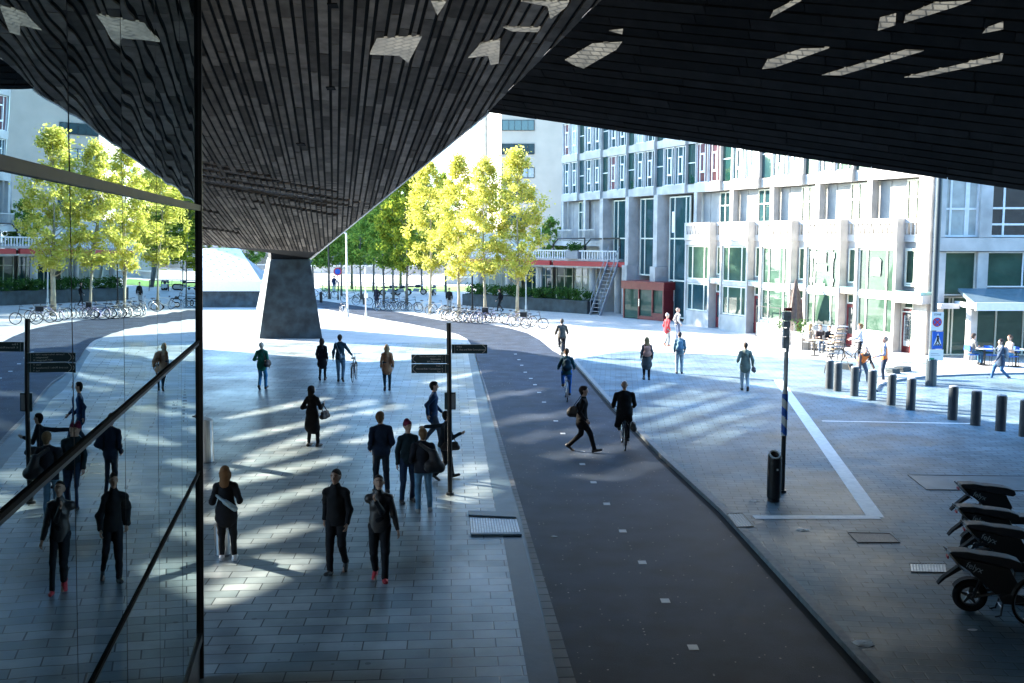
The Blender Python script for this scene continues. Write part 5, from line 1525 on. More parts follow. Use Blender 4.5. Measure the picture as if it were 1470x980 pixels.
# ================================================================== electric scooters
def make_scooter(label, group):
    e_ = empty('electric_scooter', (0,0,0), 0, label, "scooter", group)
    ra, fa = Vector((0,-.62,.245)), Vector((0,.66,.245))
    for c in (ra, fa):
        b = MB(); b.torus(c, .195, .055, 'x', 36, 10, sx=1.0); w = b.build('wheel', M['rubber'], e_, smooth=True)
        b = MB(); b.torus(c, .143, .018, 'x', 30, 6, sx=2.0); b.cyl(c-Vector((.05,0,0)), c+Vector((.05,0,0)), .05,.05,14)
        for j in range(5):
            a = 2*math.pi*j/5+.3; d = Vector((0,math.cos(a),math.sin(a))); n_ = Vector((0,-math.sin(a),math.cos(a)))
            b.prism([c+d*.04+n_*.025+Vector((-.02,0,0)), c+d*.04-n_*.025+Vector((-.02,0,0)), c+d*.14-n_*.013+Vector((-.02,0,0)), c+d*.14+n_*.013+Vector((-.02,0,0))], (.04,0,0))
        b.build('rim', M['scooter_rim'], w)
    def prof(name, pts, hw, m, bev=.015, parent=e_):
        b = MB(); b.prism([(-hw,y,z) for y,z in pts], (2*hw,0,0)); return b.build(name, M[m], parent, bevel=bev)
    prof('tail_body', [(-.93,.86),(-.12,.74),(.0,.52),(-.06,.36),(-.30,.33),(-.46,.47),(-.62,.62),(-.9,.80)], .13, 'plastic')
    prof('seat', [(-.97,.90),(-.93,.935),(-.70,.945),(-.52,.915),(-.40,.915),(-.12,.885),(.02,.84),(.05,.76),(.0,.72),(-.2,.755),(-.55,.82),(-.95,.868)], .135, 'seat_vinyl', .035)
    for sx in (-1, 1):
        b = MB(); b.tube([(sx*.11,-1.0,.935),(sx*.145,-.96,.90),(sx*.15,-.84,.76),(sx*.145,-.74,.66)], [.012,.016,.016,.011], 8); b.build('grab_rail', M['steel'], e_, smooth=True)
    b = MB(); b.box(-.06,.06,-.97,-.945,.80,.845); b.build('tail_light', M['red'], e_, bevel=.008)
    b = MB(); b.prism([(-.06,-.80,.70),(-.06,-1.02,.50),(-.06,-1.09,.40),(-.06,-1.07,.39),(-.06,-.98,.49),(-.06,-.74,.66)], (.12,0,0)); b.build('number_plate_arm', M['rubber'], e_, bevel=.006)
    pts = []
    b = MB()
    for j in range(9):
        a0, a1 = R(35+j*13), R(35+(j+1)*13)
        b.prism([ra+Vector((-.07,.275*math.cos(a0),.275*math.sin(a0))), ra+Vector((-.07,.275*math.cos(a1),.275*math.sin(a1))), ra+Vector((-.07,.262*math.cos(a1),.262*math.sin(a1))), ra+Vector((-.07,.262*math.cos(a0),.262*math.sin(a0)))], (.14,0,0))
    b.build('rear_mudguard', M['rubber'], e_)
    b = MB()
    for sx in (-.085, .085): b.tube([ra+Vector((sx,0,0)), (sx,-.2,.36)], .022, 7); b.tube([ra+Vector((sx*1.15,.03,.02)), (sx*1.15,-.48,.62)], [.026]*2, 8)
    b.build('swing_arm', M['black_metal'], e_)
    prof('floorboard', [(-.1,.36),(.36,.34),(.42,.26),(.3,.2),(-.2,.2),(-.25,.30)], .16, 'plastic')
    prof('leg_shield', [(.30,.36),(.40,.33),(.55,.62),(.60,.93),(.52,.96),(.45,.68)], .17, 'plastic', .03)
    prof('front_cowl', [(.55,.62),(.60,.93),(.57,1.06),(.68,1.02),(.74,.86),(.66,.58)], .10, 'plastic', .03)
    b = MB(); b.lathe([(.07,.735),(.075,.75),(.05,.765)], (0,0,.93), 18, axis='y'); b.build('headlight', M['white_metal'], e_)
    b = MB()
    for sx in (-.075,.075): b.tube([(sx,.56,.66),fa+Vector((sx,0,0))], .022, 8)
    b.build('fork', M['black_metal'], e_)
    b = MB()
    for j in range(8):
        a0, a1 = R(20+j*15), R(20+(j+1)*15)
        b.prism([fa+Vector((-.06,.272*math.cos(a0),.272*math.sin(a0))), fa+Vector((-.06,.272*math.cos(a1),.272*math.sin(a1))), fa+Vector((-.06,.26*math.cos(a1),.26*math.sin(a1))), fa+Vector((-.06,.26*math.cos(a0),.26*math.sin(a0)))], (.12,0,0))
    b.build('front_mudguard', M['plastic'], e_)
    b = MB(); b.tube([(0,.54,.98),(0,.52,1.06)], .03, 8); b.tube([(-.34,.40,1.06),(-.2,.48,1.08),(.2,.48,1.08),(.34,.40,1.06)], .016, 8); b.build('handlebar', M['black_metal'], e_)
    b = MB()
    for sx in (-1,1): b.tube([(sx*.34,.39,1.06),(sx*.22,.455,1.075)], .022, 8); b.tube([(sx*.26,.45,1.08),(sx*.2,.49,1.06),(sx*.16,.52,1.09)], .007, 5)
    b.build('grips', M['rubber'], e_)
    for sx in (-1,1):
        b = MB(); b.tube([(sx*.2,.47,1.09),(sx*.27,.46,1.25)], .007, 5); b.ell((sx*.29,.455,1.28), .065,.02,.045); b.build('mirror', M['steel'], e_)
    b = MB()
    for sx in (-.1,.1): b.tube([(sx,-.18,.24),(sx*1.7,-.22,.02)], .014, 6)
    b.tube([(-.17,-.22,.03),(-.17,-.30,.0)], .012, 5); b.tube([(.17,-.22,.03),(.17,-.30,.0)], .012, 5); b.tube([(-.13,-.2,.13),(.13,-.2,.13)], .012, 5)
    b.build('centre_stand', M['black_metal'], e_)
    sl = math.atan2(-.16, .40)
    for sx in (1, -1):
        Mx = Matrix.Translation((sx*.134, -.60, .715)) @ (Matrix(((0,0,1,0),(1,0,0,0),(0,1,0,0),(0,0,0,1))) if sx > 0 else Matrix(((0,0,-1,0),(-1,0,0,0),(0,1,0,0),(0,0,0,1)))) @ Matrix.Rotation(sl if sx > 0 else -sl, 4, 'Z')
        text_mesh("felyx", .13, M['scooter_text'], 'lettering', e_, Mx, 'CENTER', .002)
    return e_
M['scooter_rim'] = mat("dark_alloy_rim", (.06,.065,.07), .35, .1, 10, metal=.6)
M['scooter_text'] = mat("pale_lettering", (.34,.40,.44), .5, .1)
GS = "electric scooters parked side by side"
sc0 = make_scooter(None, GS)
for i, (u, v, h, lab) in enumerate(((1391,877,103,"black electric scooter nearest the viewer, on its centre stand"),(1412,831,102,"black electric scooter second from the front of the parked row"),(1399,801,100,"black electric scooter third from the front of the parked row"),(1399,762,97,"black electric scooter at the back of the parked row"))):
    o = sc0 if i == 0 else copy_tree(sc0)
    hd_ = R(h); q = G(u, v, ZB); f = Vector((math.sin(hd_), math.cos(hd_), 0))
    o.location = q + f*.62; o.rotation_euler = (0, 0, -hd_); o["label"] = lab; o["group"] = GS
bk = make_bike("dark bicycle cut off by the lower right edge, beside the nearest scooter", None, FMS[0])
q = G(1481, 897, ZB); f = Vector((-.97,-.22,0)); bk.location = q - f*.55; bk.rotation_euler = (0,.05,-math.atan2(f.x,f.y))

# motorbikes far behind: simple full shapes
def make_moto(label, group, tank):
    e_ = empty('motorbike', (0,0,0), 0, label, "motorbike", group)
    for y in (-.68,.72):
        b = MB(); b.torus((0,y,.31), .25, .06, 'x', 24, 8); w = b.build('wheel', M['rubber'], e_, smooth=True)
        b = MB(); b.lathe([(.2,-.02),(.2,.02)], (0,y,.31), 18, axis='x'); b.build('rim', M['steel'], w)
    b = MB(); b.prism([(-.14,-.3,.35),(-.14,.3,.3),(-.14,.38,.6),(-.14,-.2,.65)], (.28,0,0)); b.build('engine', M['grey_metal'], e_, bevel=.03)
    b = MB(); b.ell((0,.2,.83), .15,.32,.15); b.build('tank', tank, e_, smooth=True)
    b = MB(); b.ell((0,-.45,.80), .14,.42,.08); b.build('seat', M['seat_vinyl'], e_, smooth=True)
    b = MB()
    for sx in (-.1,.1): b.tube([(sx,.5,.9),(sx,.72,.31)], .025,7); b.tube([(sx,-.68,.31),(sx,-.2,.4)], .025,7)
    b.tube([(-.36,.38,1.0),(0,.5,.98),(.36,.38,1.0)], .016,6); b.build('fork', M['black_metal'], e_)
    b = MB(); b.ell((0,.62,.88), .1,.08,.1); b.build('headlight', M['white_metal'], e_, smooth=True)
    b = MB(); b.tube([(.16,.1,.3),(.18,-.8,.4)], [.035,.05], 8); b.build('exhaust', M['steel'], e_)
    return e_
GM = "motorbikes parked before the lawn"
m0 = make_moto(None, GM, M['plastic'])
for i, (u, v, h, lab) in enumerate(((560,424,80,"far dark motorbike, leftmost of those parked before the lawn"),(575,424,100,"far dark motorbike right beside the leftmost one"),(597,423,85,"far motorbike in the open between two green trunks"),(623,424,5,"far motorbike seen end-on before the lawn"))):
    o = m0 if i == 0 else copy_tree(m0)
    o.location = G(u, v); o.rotation_euler = (0,0,-R(h)); o["label"] = lab; o["group"] = GM
# ================================================================== people (one implicit surface per body or garment)
def surfnet(prims, vox, k, cuts=(), noise=0.0, seed=0):
    lo = np.array([1e9]*3); hi = -lo
    for p in prims:
        for c, r in ((p[1], p[3]), (p[2], p[4])):
            c = np.array(c); lo = np.minimum(lo, c-r-.05-k); hi = np.maximum(hi, c+r+.05+k)
    n = np.ceil((hi-lo)/vox).astype(int)+2
    Fd = np.full(n, 9.0, dtype=np.float32)
    ax = [lo[i]+vox*np.arange(n[i]) for i in range(3)]
    for p in prims:
        a, b_, ra, rb = np.array(p[1], float), np.array(p[2], float), p[3], p[4]
        sq = p[5] if len(p) > 5 else None        # (axis vector, factor): flatten along axis
        m = max(ra, rb)+k+3*vox
        i0 = np.maximum(((np.minimum(a,b_)-m-lo)/vox).astype(int), 0); i1 = np.minimum(((np.maximum(a,b_)+m-lo)/vox).astype(int)+2, n)
        X, Y, Z = np.meshgrid(ax[0][i0[0]:i1[0]], ax[1][i0[1]:i1[1]], ax[2][i0[2]:i1[2]], indexing='ij')
        P = np.stack([X, Y, Z], -1)
        ba = b_-a; L2 = float(ba@ba)
        t = np.clip(((P-a)@ba)/L2, 0, 1) if L2 > 1e-9 else np.zeros(P.shape[:3])
        q = P-a-t[..., None]*ba
        if sq is not None:
            f = np.array(sq[0], float); f /= np.linalg.norm(f)
            q = q+(q@f)[..., None]*(sq[1]-1)*f
        d = np.sqrt((q*q).sum(-1))-(ra+(rb-ra)*t)
        sub = Fd[i0[0]:i1[0], i0[1]:i1[1], i0[2]:i1[2]]
        kk = p[6] if len(p) > 6 else k
        h = np.clip(.5+.5*(sub-d)/kk, 0, 1)
        Fd[i0[0]:i1[0], i0[1]:i1[1], i0[2]:i1[2]] = sub*(1-h)+d*h-kk*h*(1-h)
    if noise > 0 or cuts:
        X, Y, Z = np.meshgrid(*ax, indexing='ij')
        if noise > 0:
            r = random.Random(seed)
            for j in range(5):
                v = np.array([r.gauss(0,1), r.gauss(0,1), r.gauss(0,1.0)]); v *= (13+6*j)/np.linalg.norm(v)
                Fd += noise*.5*np.sin(X*v[0]+Y*v[1]+Z*v[2]+r.uniform(0,6)+2.0*np.sin(X*7+Z*9+j)).astype(np.float32)
        for (cn, cd) in cuts:
            Fd = np.maximum(Fd, (X*cn[0]+Y*cn[1]+Z*cn[2]-cd).astype(np.float32))
    Fd[0], Fd[-1] = 9, 9; Fd[:, 0], Fd[:, -1] = 9, 9; Fd[:, :, 0], Fd[:, :, -1] = 9, 9
    S = Fd < 0
    nx, ny, nz = n
    c8 = [S[i:nx-1+i, j:ny-1+j, l:nz-1+l] for i in (0,1) for j in (0,1) for l in (0,1)]
    cnt = sum(c.astype(np.int8) for c in c8)
    act = (cnt > 0) & (cnt < 8)
    idx = np.full(act.shape, -1, dtype=np.int64); cells = np.argwhere(act); idx[act] = np.arange(len(cells))
    acc = np.zeros((len(cells), 3)); w = np.zeros(len(cells))
    I, J, K_ = cells.T
    for (dx, dy, dz) in [(i,j,l) for i in (0,1) for j in (0,1) for l in (0,1)]:
        for axn in range(3):
            if (dx,dy,dz)[axn]: continue
            e2 = [dx,dy,dz]; e2[axn] = 1
            fa = Fd[I+dx, J+dy, K_+dz]; fb = Fd[I+e2[0], J+e2[1], K_+e2[2]]
            cr = (fa < 0) != (fb < 0)
            t = np.where(cr, fa/np.where(cr, fa-fb, 1), 0)
            pt = np.stack([np.full(len(cells), float(dx)), np.full(len(cells), float(dy)), np.full(len(cells), float(dz))], -1); pt[:, axn] += t
            acc += pt*cr[:, None]; w += cr
    V = lo+vox*(cells+acc/np.maximum(w, 1)[:, None])
    quads = []
    for axn in range(3):
        s0 = [slice(1, nx-1), slice(1, ny-1), slice(1, nz-1)]; s1 = list(s0); s1[axn] = slice(s0[axn].start+1, s0[axn].stop+1)
        A, B_ = S[tuple(s0)], S[tuple(s1)]
        e = np.argwhere(A != B_)+1
        if not len(e): continue
        inside_first = S[tuple(e.T)]
        u, v = [(1,2),(2,0),(0,1)][axn]
        du = np.zeros(3, int); du[u] = 1; dv = np.zeros(3, int); dv[v] = 1
        q = np.stack([idx[tuple((e-du-dv).T)], idx[tuple((e-dv).T)], idx[tuple(e.T)], idx[tuple((e-du).T)]], -1)
        q[~inside_first] = q[~inside_first][:, ::-1]
        quads.append(q)
    Q = np.concatenate(quads); Q = Q[(Q >= 0).all(1)]
    return V, Q
def np_mesh(name, V, Q, m, parent):
    me = bpy.data.meshes.new(name)
    me.vertices.add(len(V)); me.vertices.foreach_set("co", V.astype(np.float32).ravel())
    me.loops.add(Q.size); me.loops.foreach_set("vertex_index", Q.astype(np.int32).ravel())
    me.polygons.add(len(Q)); me.polygons.foreach_set("loop_start", np.arange(0, Q.size, 4, dtype=np.int32))
    me.polygons.foreach_set("use_smooth", np.ones(len(Q), dtype=bool))
    me.materials.append(m); me.update(calc_edges=True); me.validate()
    o = bpy.data.objects.new(name, me); COL.objects.link(o); o.parent = parent
    return o
def ik(a, c, l1, l2, hint):
    a, c = Vector(a), Vector(c); d = c-a; D = d.length
    if D > (l1+l2)*.998: d = d*((l1+l2)*.998/D); c = a+d; D = d.length
    D = max(D, abs(l1-l2)+.01)
    x = (l1*l1-l2*l2+D*D)/(2*D); h = math.sqrt(max(0, l1*l1-x*x))
    dn = d.normalized(); hv = Vector(hint); hv = hv-dn*hv.dot(dn)
    if hv.length < 1e-5: hv = dn.orthogonal()
    return a+dn*x+hv.normalized()*h, c

_skin, _cloth = {}, {}
def skin_mat(t):
    if t not in _skin: _skin[t] = mat("skin", {'light':(.52,.33,.25),'tan':(.38,.23,.16),'dark':(.10,.055,.035)}[t], .5, .1, 20)
    return _skin[t]
def cmat(col, rough=.8):
    kx = (tuple(col), rough)
    if kx not in _cloth: _cloth[kx] = mat("cloth", col, rough, .22, 9, bump=.3, bscale=120, spec=.15 if rough > .6 else .5)
    return _cloth[kx]
BLK = (.012,.013,.016); NAVY = (.015,.025,.05); JEAN = (.035,.075,.15); LJEAN = (.16,.30,.42)

def person(u, v, head, label, H=1.76, z=0.0, pose=None, top=BLK, legs=BLK, shoes=(.02,.02,.02), hair=('short',(.03,.022,.015)), skin='light',
           coat=0.0, vox=.02, wide=1.0, hands=None, feet=None, pel=None, lean=3, look=(0,0), skirt=None, vest=None, group=None, loc=None, toprough=.8, scarf=None, collar=None, hood=False, stride=0.0, phase=1, female=False, rot_extra=None):
    s = H/1.76
    root = empty('person', loc if loc is not None else G(u, v, z), -R(head), label, "person", group)
    L1, L2, fh = .43*s, .425*s, .075*s
    # ---- feet
    if feet is None:
        if stride:
            a, b_ = stride*.55, -stride*.55
            f1 = ((.085*s, a, fh+.012), 12); f2 = ((-.085*s, b_, fh+.07), -38)
            feet = (f2, f1) if phase > 0 else (((-f1[0][0], f1[0][1], f1[0][2]), f1[1]), ((-f2[0][0], f2[0][1], f2[0][2]), f2[1]))
        else: feet = (((-.1*s, .02, fh), 0), ((.1*s, -.02, fh), 0))
    fpos = [Vector(f[0]) for f in feet]; fpit = [f[1] for f in feet]
    if pel is None:
        pz = min(math.sqrt(max(.01, ((L1+L2)*.993)**2-(f.y)**2-(abs(f.x)-.09*s)**2))+f.z for f in fpos)
        pel = Vector((0, 0, pz))
    else: pel = Vector(pel)
    ln = R(lean); up = Vector((0, math.sin(ln), math.cos(ln))); fw = Vector((0, math.cos(ln), -math.sin(ln)))
    hips = [pel+Vector((sx*.09*s,0,0)) for sx in (-1,1)]
    legsj = [ik(hips[i], fpos[i], L1, L2, (0.05*(-1 if i == 0 else 1),1,0.1)) for i in range(2)]
    chest = pel+up*.34*s; neck = pel+up*.515*s
    sw = (.142 if female else .158)*s*wide
    shl = [pel+up*.438*s+Vector((sx*sw,0,0)) for sx in (-1,1)]
    if hands is None:
        swn = stride*.42*phase
        hands = ((-.222*s*wide, .07+swn, pel.z-.04), (.222*s*wide, .07-swn, pel.z-.04))
    hpos = [Vector(h) for h in hands]
    A1, A2 = .29*s, .255*s
    arms = [ik(shl[i], hpos[i], A1, A2, ((-1 if i == 0 else 1)*.3,-1,-.4)) for i in range(2)]
    ly, lpch = R(look[0]), R(look[1])
    hup = Vector((0, math.sin(ln*.35-lpch*.3), math.cos(ln*.35-lpch*.3)))
    hc = neck+hup*.165*s
    hm = Matrix.Rotation(-ly, 3, 'Z') @ Matrix.Rotation(lpch, 3, 'X')
    hx = lambda x, y, zc: hc+hm @ Vector((x*s, y*s, zc*s))
    near_ = vox <= .013
    # ---- body
    pr = []
    C = lambda a, b_, ra, rb, sq=None, kk=None: pr.append(('c', tuple(a), tuple(b_), ra*s, rb*s) + ((sq,) if sq or kk else ()) + ((kk,) if kk else ()))
    C(pel, pel+up*.16*s, .145, .12, (fw,1.45)); C(pel+up*.16*s, chest+up*.0*s, .12, .135, (fw,1.45)); C(shl[0], shl[1], .052, .052); C(chest+up*.06*s, neck, .10, .055)
    C(neck-up*.03*s, hc-hup*.03*s, .052, .05)
    for i in range(2):
        C(hips[i], legsj[i][0], .082, .052); C(legsj[i][0], legsj[i][1], .052, .036)
        C(shl[i], arms[i][0], .05, .038); C(arms[i][0], arms[i][1], .038, .026)
        tp = R(fpit[i]); fd = Vector((0, math.cos(tp), math.sin(tp)))
        C(legsj[i][1]+Vector((0,-.02,-.035))*s, legsj[i][1]+fd*.15*s+Vector((0,0,-.045))*s, .034, .03)
    # skull, jaw, nose, brow, ears
    pr.append(('c', tuple(hx(0,-.018,.03)), tuple(hx(0,.012,.03)), .092*s, .088*s, ((hm @ Vector((1,0,0))),1.18), .02))
    pr.append(('c', tuple(hx(0,.025,-.03)), tuple(hx(0,.048,-.075)), .062*s, .038*s, ((hm @ Vector((1,0,0))),1.05), .03))
    pr.append(('c', tuple(hx(0,.098,.012)), tuple(hx(0,.112,-.022)), .010*s, .015*s, None, .014) if False else ('c', tuple(hx(0,.092,.015)), tuple(hx(0,.108,-.022)), .011*s, .016*s))
    for sx in (-1,1): pr.append(('c', tuple(hx(sx*.078,-.005,.02)), tuple(hx(sx*.078,-.005,-.022)), .017*s, .011*s))
    hand_frames = []
    for i in range(2):
        wv = (arms[i][1]-arms[i][0]).normalized(); sx = -1 if i == 0 else 1
        sd = Vector((sx,0,0)); sd = (sd-wv*sd.dot(wv)); sd = sd.normalized() if sd.length > .1 else wv.orthogonal().normalized()
        fr = wv.cross(sd).normalized()
        if fr.y < 0: fr = -fr
        w0 = arms[i][1]; pm_ = w0+wv*.075*s
        pr.append(('c', tuple(w0), tuple(pm_), .027*s, .033*s, (tuple(sd),1.7), .015))
        ins = -sd
        for j, (off, l) in enumerate(((.026,.062),(.009,.07),(-.009,.065),(-.025,.05))):
            b0 = pm_+fr*off*s+wv*.012*s; k1 = b0+(wv*.85+ins*.35).normalized()*l*.5*s; k2 = k1+(wv*.45+ins*.8).normalized()*l*.5*s
            pr.append(('c', tuple(b0), tuple(k1), .0092*s, .0085*s, None, .006) if False else ('c', tuple(b0), tuple(k1), .0098*s, .009*s))
            pr.append(('c', tuple(k1), tuple(k2), .009*s, .0078*s))
        t0 = w0+wv*.03*s+fr*.022*s; t1 = t0+(fr*.7+wv*.6+ins*.3).normalized()*.04*s; t2 = t1+(wv*.8+ins*.4+fr*.2).normalized()*.03*s
        pr.append(('c', tuple(t0), tuple(t1), .013*s, .011*s)); pr.append(('c', tuple(t1), tuple(t2), .011*s, .009*s))
        hand_frames.append((w0, wv, sd, fr))
    # per-prim blending: body 3 cm, fingers little
    pp = []
    for p in pr:
        p = list(p)
        while len(p) < 6: p.append(None)
        if len(p) < 7: p.append(.006 if max(p[3], p[4]) < .0182*s else .03)
        if p[5] is not None and p[5][0] is not None: p[5] = (tuple(p[5][0]), p[5][1])
        pp.append(tuple(p))
    bvox = min(vox, .02)
    V, Q = surfnet(pp, bvox, .03)
    np_mesh('body', V, Q, skin_mat(skin), root)
    if near_:
        b = MB()
        for sx in (-1,1): b.ell(hx(sx*.031,.085,.022), .012*s,.008*s,.007*s, 8, 6)
        b.build('eyes', M['plastic'], root)
        b = MB()
        for sx in (-1,1): b.tube([hx(sx*.013,.100,.040), hx(sx*.03,.098,.046), hx(sx*.05,.088,.040)], .0045*s, 5)
        b.build('eyebrows', cmat(hair[1], .9), root)
        b = MB(); b.tube([hx(-.022,.086,-.052), hx(0,.094,-.05), hx(.022,.086,-.052)], .005*s, 5); b.build('mouth', cmat((.28,.11,.09), .6), root)
    # ---- garments
    t = .024*s
    fold = .006
    g = []
    Gm = lambda a, b_, ra, rb, sq=None: g.append(('c', tuple(a), tuple(b_), ra*s, rb*s, (tuple(sq[0]), sq[1]) if sq else None, .03))
    hem = pel-up*.02*s if not coat else None
    fq = .92 if female else 1.0
    Gm(pel+up*.0*s, pel+up*.18*s, .168*wide, .145*wide*fq, (fw,1.38)); Gm(pel+up*.18*s, chest-up*.01*s, .148*wide*fq, .160*wide*fq, (fw,1.35)); Gm(shl[0]-up*.01*s, shl[1]-up*.01*s, .070, .070); Gm(chest+up*.04*s, neck-up*.02*s, .12, .070)
    for q_ in shl: Gm(q_, neck-up*.005*s, .058, .058)
    if collar: Gm(neck-up*.04*s, neck+up*.015*s, .085, .082)
    if hood: Gm(neck-up*.05*s-fw*.06*s, neck-up*.10*s-fw*.10*s, .085, .07)
    if coat:
        dn = Vector((0, -.02, -1)); e0 = pel+dn*coat*s
        if pel.z-coat*s > .3*s: Gm(pel+up*.05*s, e0, .172*wide, (.172+coat*.16)*wide, (fw,1.25))
    if not coat:
        Gm(pel+up*.06*s, pel-up*.16*s, .166*wide, .178*wide, (fw,1.34))
        tc_ = ((tuple(-up), float((-up).dot(pel-up*.10*s))),)
    else: tc_ = ()
    gt2 = list(g); g.clear()
    for i in range(2):
        Gm(shl[i], arms[i][0], .066*min(1.15,wide), .054); Gm(arms[i][0], arms[i][0].lerp(arms[i][1], .93), .054, .041)
    V, Q = surfnet(gt2, vox, .03, tc_, fold, int(u*3+v))
    V2, Q2 = surfnet(g, vox, .03, (), fold, int(u*5+v))
    V, Q = np.concatenate([V, V2]), np.concatenate([Q, Q2+len(V)]); g = gt2
    np_mesh('coat' if coat > .2 else 'jacket', V, Q, cmat(top, toprough), root)
    if vest:
        g2 = [('c', p[1], p[2], p[3]+.02, p[4]+.02, p[5], .03) for p in gt2[:2]] + [('c', tuple(shl[0].lerp(shl[1],.12)), tuple(shl[1].lerp(shl[0],.12)), .08*s, .08*s, None, .03)]
        V, Q = surfnet(g2, vox, .03, (), .003, 5); np_mesh('safety_vest', V, Q, M['orange'] if vest == 'orange' else cmat(vest), root)
    g = []
    if skirt:
        Gm(pel+up*.1*s, pel-up*.0*s, .165, .175, (fw,1.3)); Gm(pel, pel+Vector((0,-.01,-skirt*s)), .17, .23, (fw,1.2))
        V, Q = surfnet(g, vox, .03, (), .006, 9); np_mesh('skirt', V, Q, cmat(top), root); g = []
    Gm(pel+up*.1*s, pel-up*.0*s, .160, .155, (fw,1.35))
    for i in range(2):
        kr = .066; Gm(hips[i]-Vector((0,0,.02*s)), legsj[i][0], .098, kr*1.03)
        Gm(legsj[i][0], legsj[i][0].lerp(legsj[i][1], .96), kr, .053 if not female else .046)
    V, Q = surfnet(g, vox, .025, (), fold*.7, int(u)); np_mesh('trousers', V, Q, cmat(legs), root)
    for i in range(2):
        tp = R(fpit[i]); fd = Vector((0, math.cos(tp), math.sin(tp))); dn = Vector((0, math.sin(tp), -math.cos(tp)))
        an = legsj[i][1]
        a_ = an+fd*-.035*s+dn*.035*s; b_ = an+fd*.155*s+dn*.042*s; yw = R((-1 if i == 0 else 1)*6)
        b_ = b_+Vector((math.sin(yw)*.15*s,0,0))
        sh = [('c', tuple(a_), tuple(b_), .044*s, .036*s, None, .02), ('c', tuple(an+Vector((0,0,.02))), tuple(a_), .042*s, .044*s, None, .03), ('c', tuple(a_.lerp(b_,.5)), tuple(b_), .043*s, .042*s, (tuple(dn),1.5), .02)]
        V, Q = surfnet(sh, min(vox,.016), .02, ((tuple(dn), float(dn.dot(an+dn*.072*s))),)); np_mesh('shoe', V, Q, cmat(shoes, .5), root)
    # ---- hair or headgear
    ht, hcol = hair[0], hair[1]
    if ht != 'bald':
        hp2 = [('c', tuple(hx(0,-.026,.045)), tuple(hx(0,.0,.048)), .101*s, .096*s, (tuple(hm @ Vector((1,0,0))),1.16), .02)]
        f_ = hm @ Vector((0,.88,-.62)); cut = (tuple(f_), float(f_.dot(hx(0,.055,.04))))
        if ht in ('short','crop'):
            hp2.append(('c', tuple(hx(0,-.055,.0)), tuple(hx(0,-.05,-.05)), .07*s, .055*s, None, .03))
            if ht == 'crop': hp2 = [(p[0],p[1],p[2],p[3]-.008*s,p[4]-.008*s,p[5],p[6]) for p in hp2]
        elif ht == 'long':
            hp2.append(('c', tuple(hx(0,-.06,.0)), tuple(hx(0,-.085,-.20)), .088*s, .085*s, (tuple(hm @ Vector((0,1,0))),1.35), .03))
            hp2.append(('c', tuple(hx(0,-.085,-.20)), tuple(hx(0,-.10,-.34)), .085*s, .05*s, (tuple(hm @ Vector((0,1,0))),1.5), .03))
            for sx in (-1,1): hp2.append(('c', tuple(hx(sx*.07,-.01,.0)), tuple(hx(sx*.085,-.01,-.16)), .038*s, .04*s, None, .03))
        elif ht == 'bun':
            hp2.append(('c', tuple(hx(0,-.11,.06)), tuple(hx(0,-.115,.07)), .045*s, .045*s, None, .02))
        elif ht == 'beanie':
            hp2.append(('c', tuple(hx(0,-.02,.09)), tuple(hx(0,-.03,.12)), .085*s, .06*s, None, .03))
            f_ = hm @ Vector((0,.45,-.9)); cut = (tuple(f_), float(f_.dot(hx(0,.06,.035))))
        V, Q = surfnet(hp2, min(vox,.016), .02, (cut,), .004 if ht not in ('beanie',) else .002, 3)
        np_mesh('beanie' if ht == 'beanie' else 'hair', V, Q, cmat(hcol, .75), root)
    if scarf:
        V, Q = surfnet([('c', tuple(neck-up*.02*s-Vector((.04,0,0))), tuple(neck-up*.02*s+Vector((.04,0,0))), .085*s, .085*s, None, .02)], vox, .02); np_mesh('scarf', V, Q, cmat(scarf), root)
    root["_j"] = [list(pel), list(chest), list(neck), list(arms[0][1]), list(arms[1][1])]
    return root
def jt(root, i): return Vector(root["_j"][i])
def held(name, root, prims, m, label, cat, vox=.016, k=.02, noise=.004, group=None):
    V, Q = surfnet(prims, vox, k, (), noise, 4)
    o = np_mesh(name, V, Q, m, None)
    o.location = root.location; o.rotation_euler = root.rotation_euler
    return tag(o, label, cat, group)
def backpack(root, col, label, dx=0, dz=0, w=.15, h=.22, vox=.02):
    c, n_ = jt(root,1), jt(root,2); up = (n_-c).normalized(); bk = Vector((0,-1,0)); 
    p = c+bk*.20+up*(-.06+dz)+Vector((dx,0,0))
    pr = [('c', tuple(p-up*h*.5-Vector((w*.45,0,0))), tuple(p-up*h*.5+Vector((w*.45,0,0))), .1, .1, ((0,1,0),1.2), .03), ('c', tuple(p+up*h*.4-Vector((w*.3,0,0))), tuple(p+up*h*.4+Vector((w*.3,0,0))), .085, .085, ((0,1,0),1.2), .05), ('c', tuple(p-up*h*.5), tuple(p+up*h*.4), .12, .1, ((0,1,0),1.3), .04)]
    o = held('backpack', root, pr, cmat(col), label, "backpack", vox)
    b = MB()
    for sx in (-.1,.1): b.tube([p+up*h*.55+Vector((sx,.06,0)), n_+Vector((sx*1.1,.0,-.0))-up*.02+up*.05, c+Vector((sx*1.3,.17,.02)), c+Vector((sx*1.5,.02,-.14)), p-up*h*.5+Vector((sx,.03,0))], .018, 6)
    b.build('strap', cmat(col), o); return o
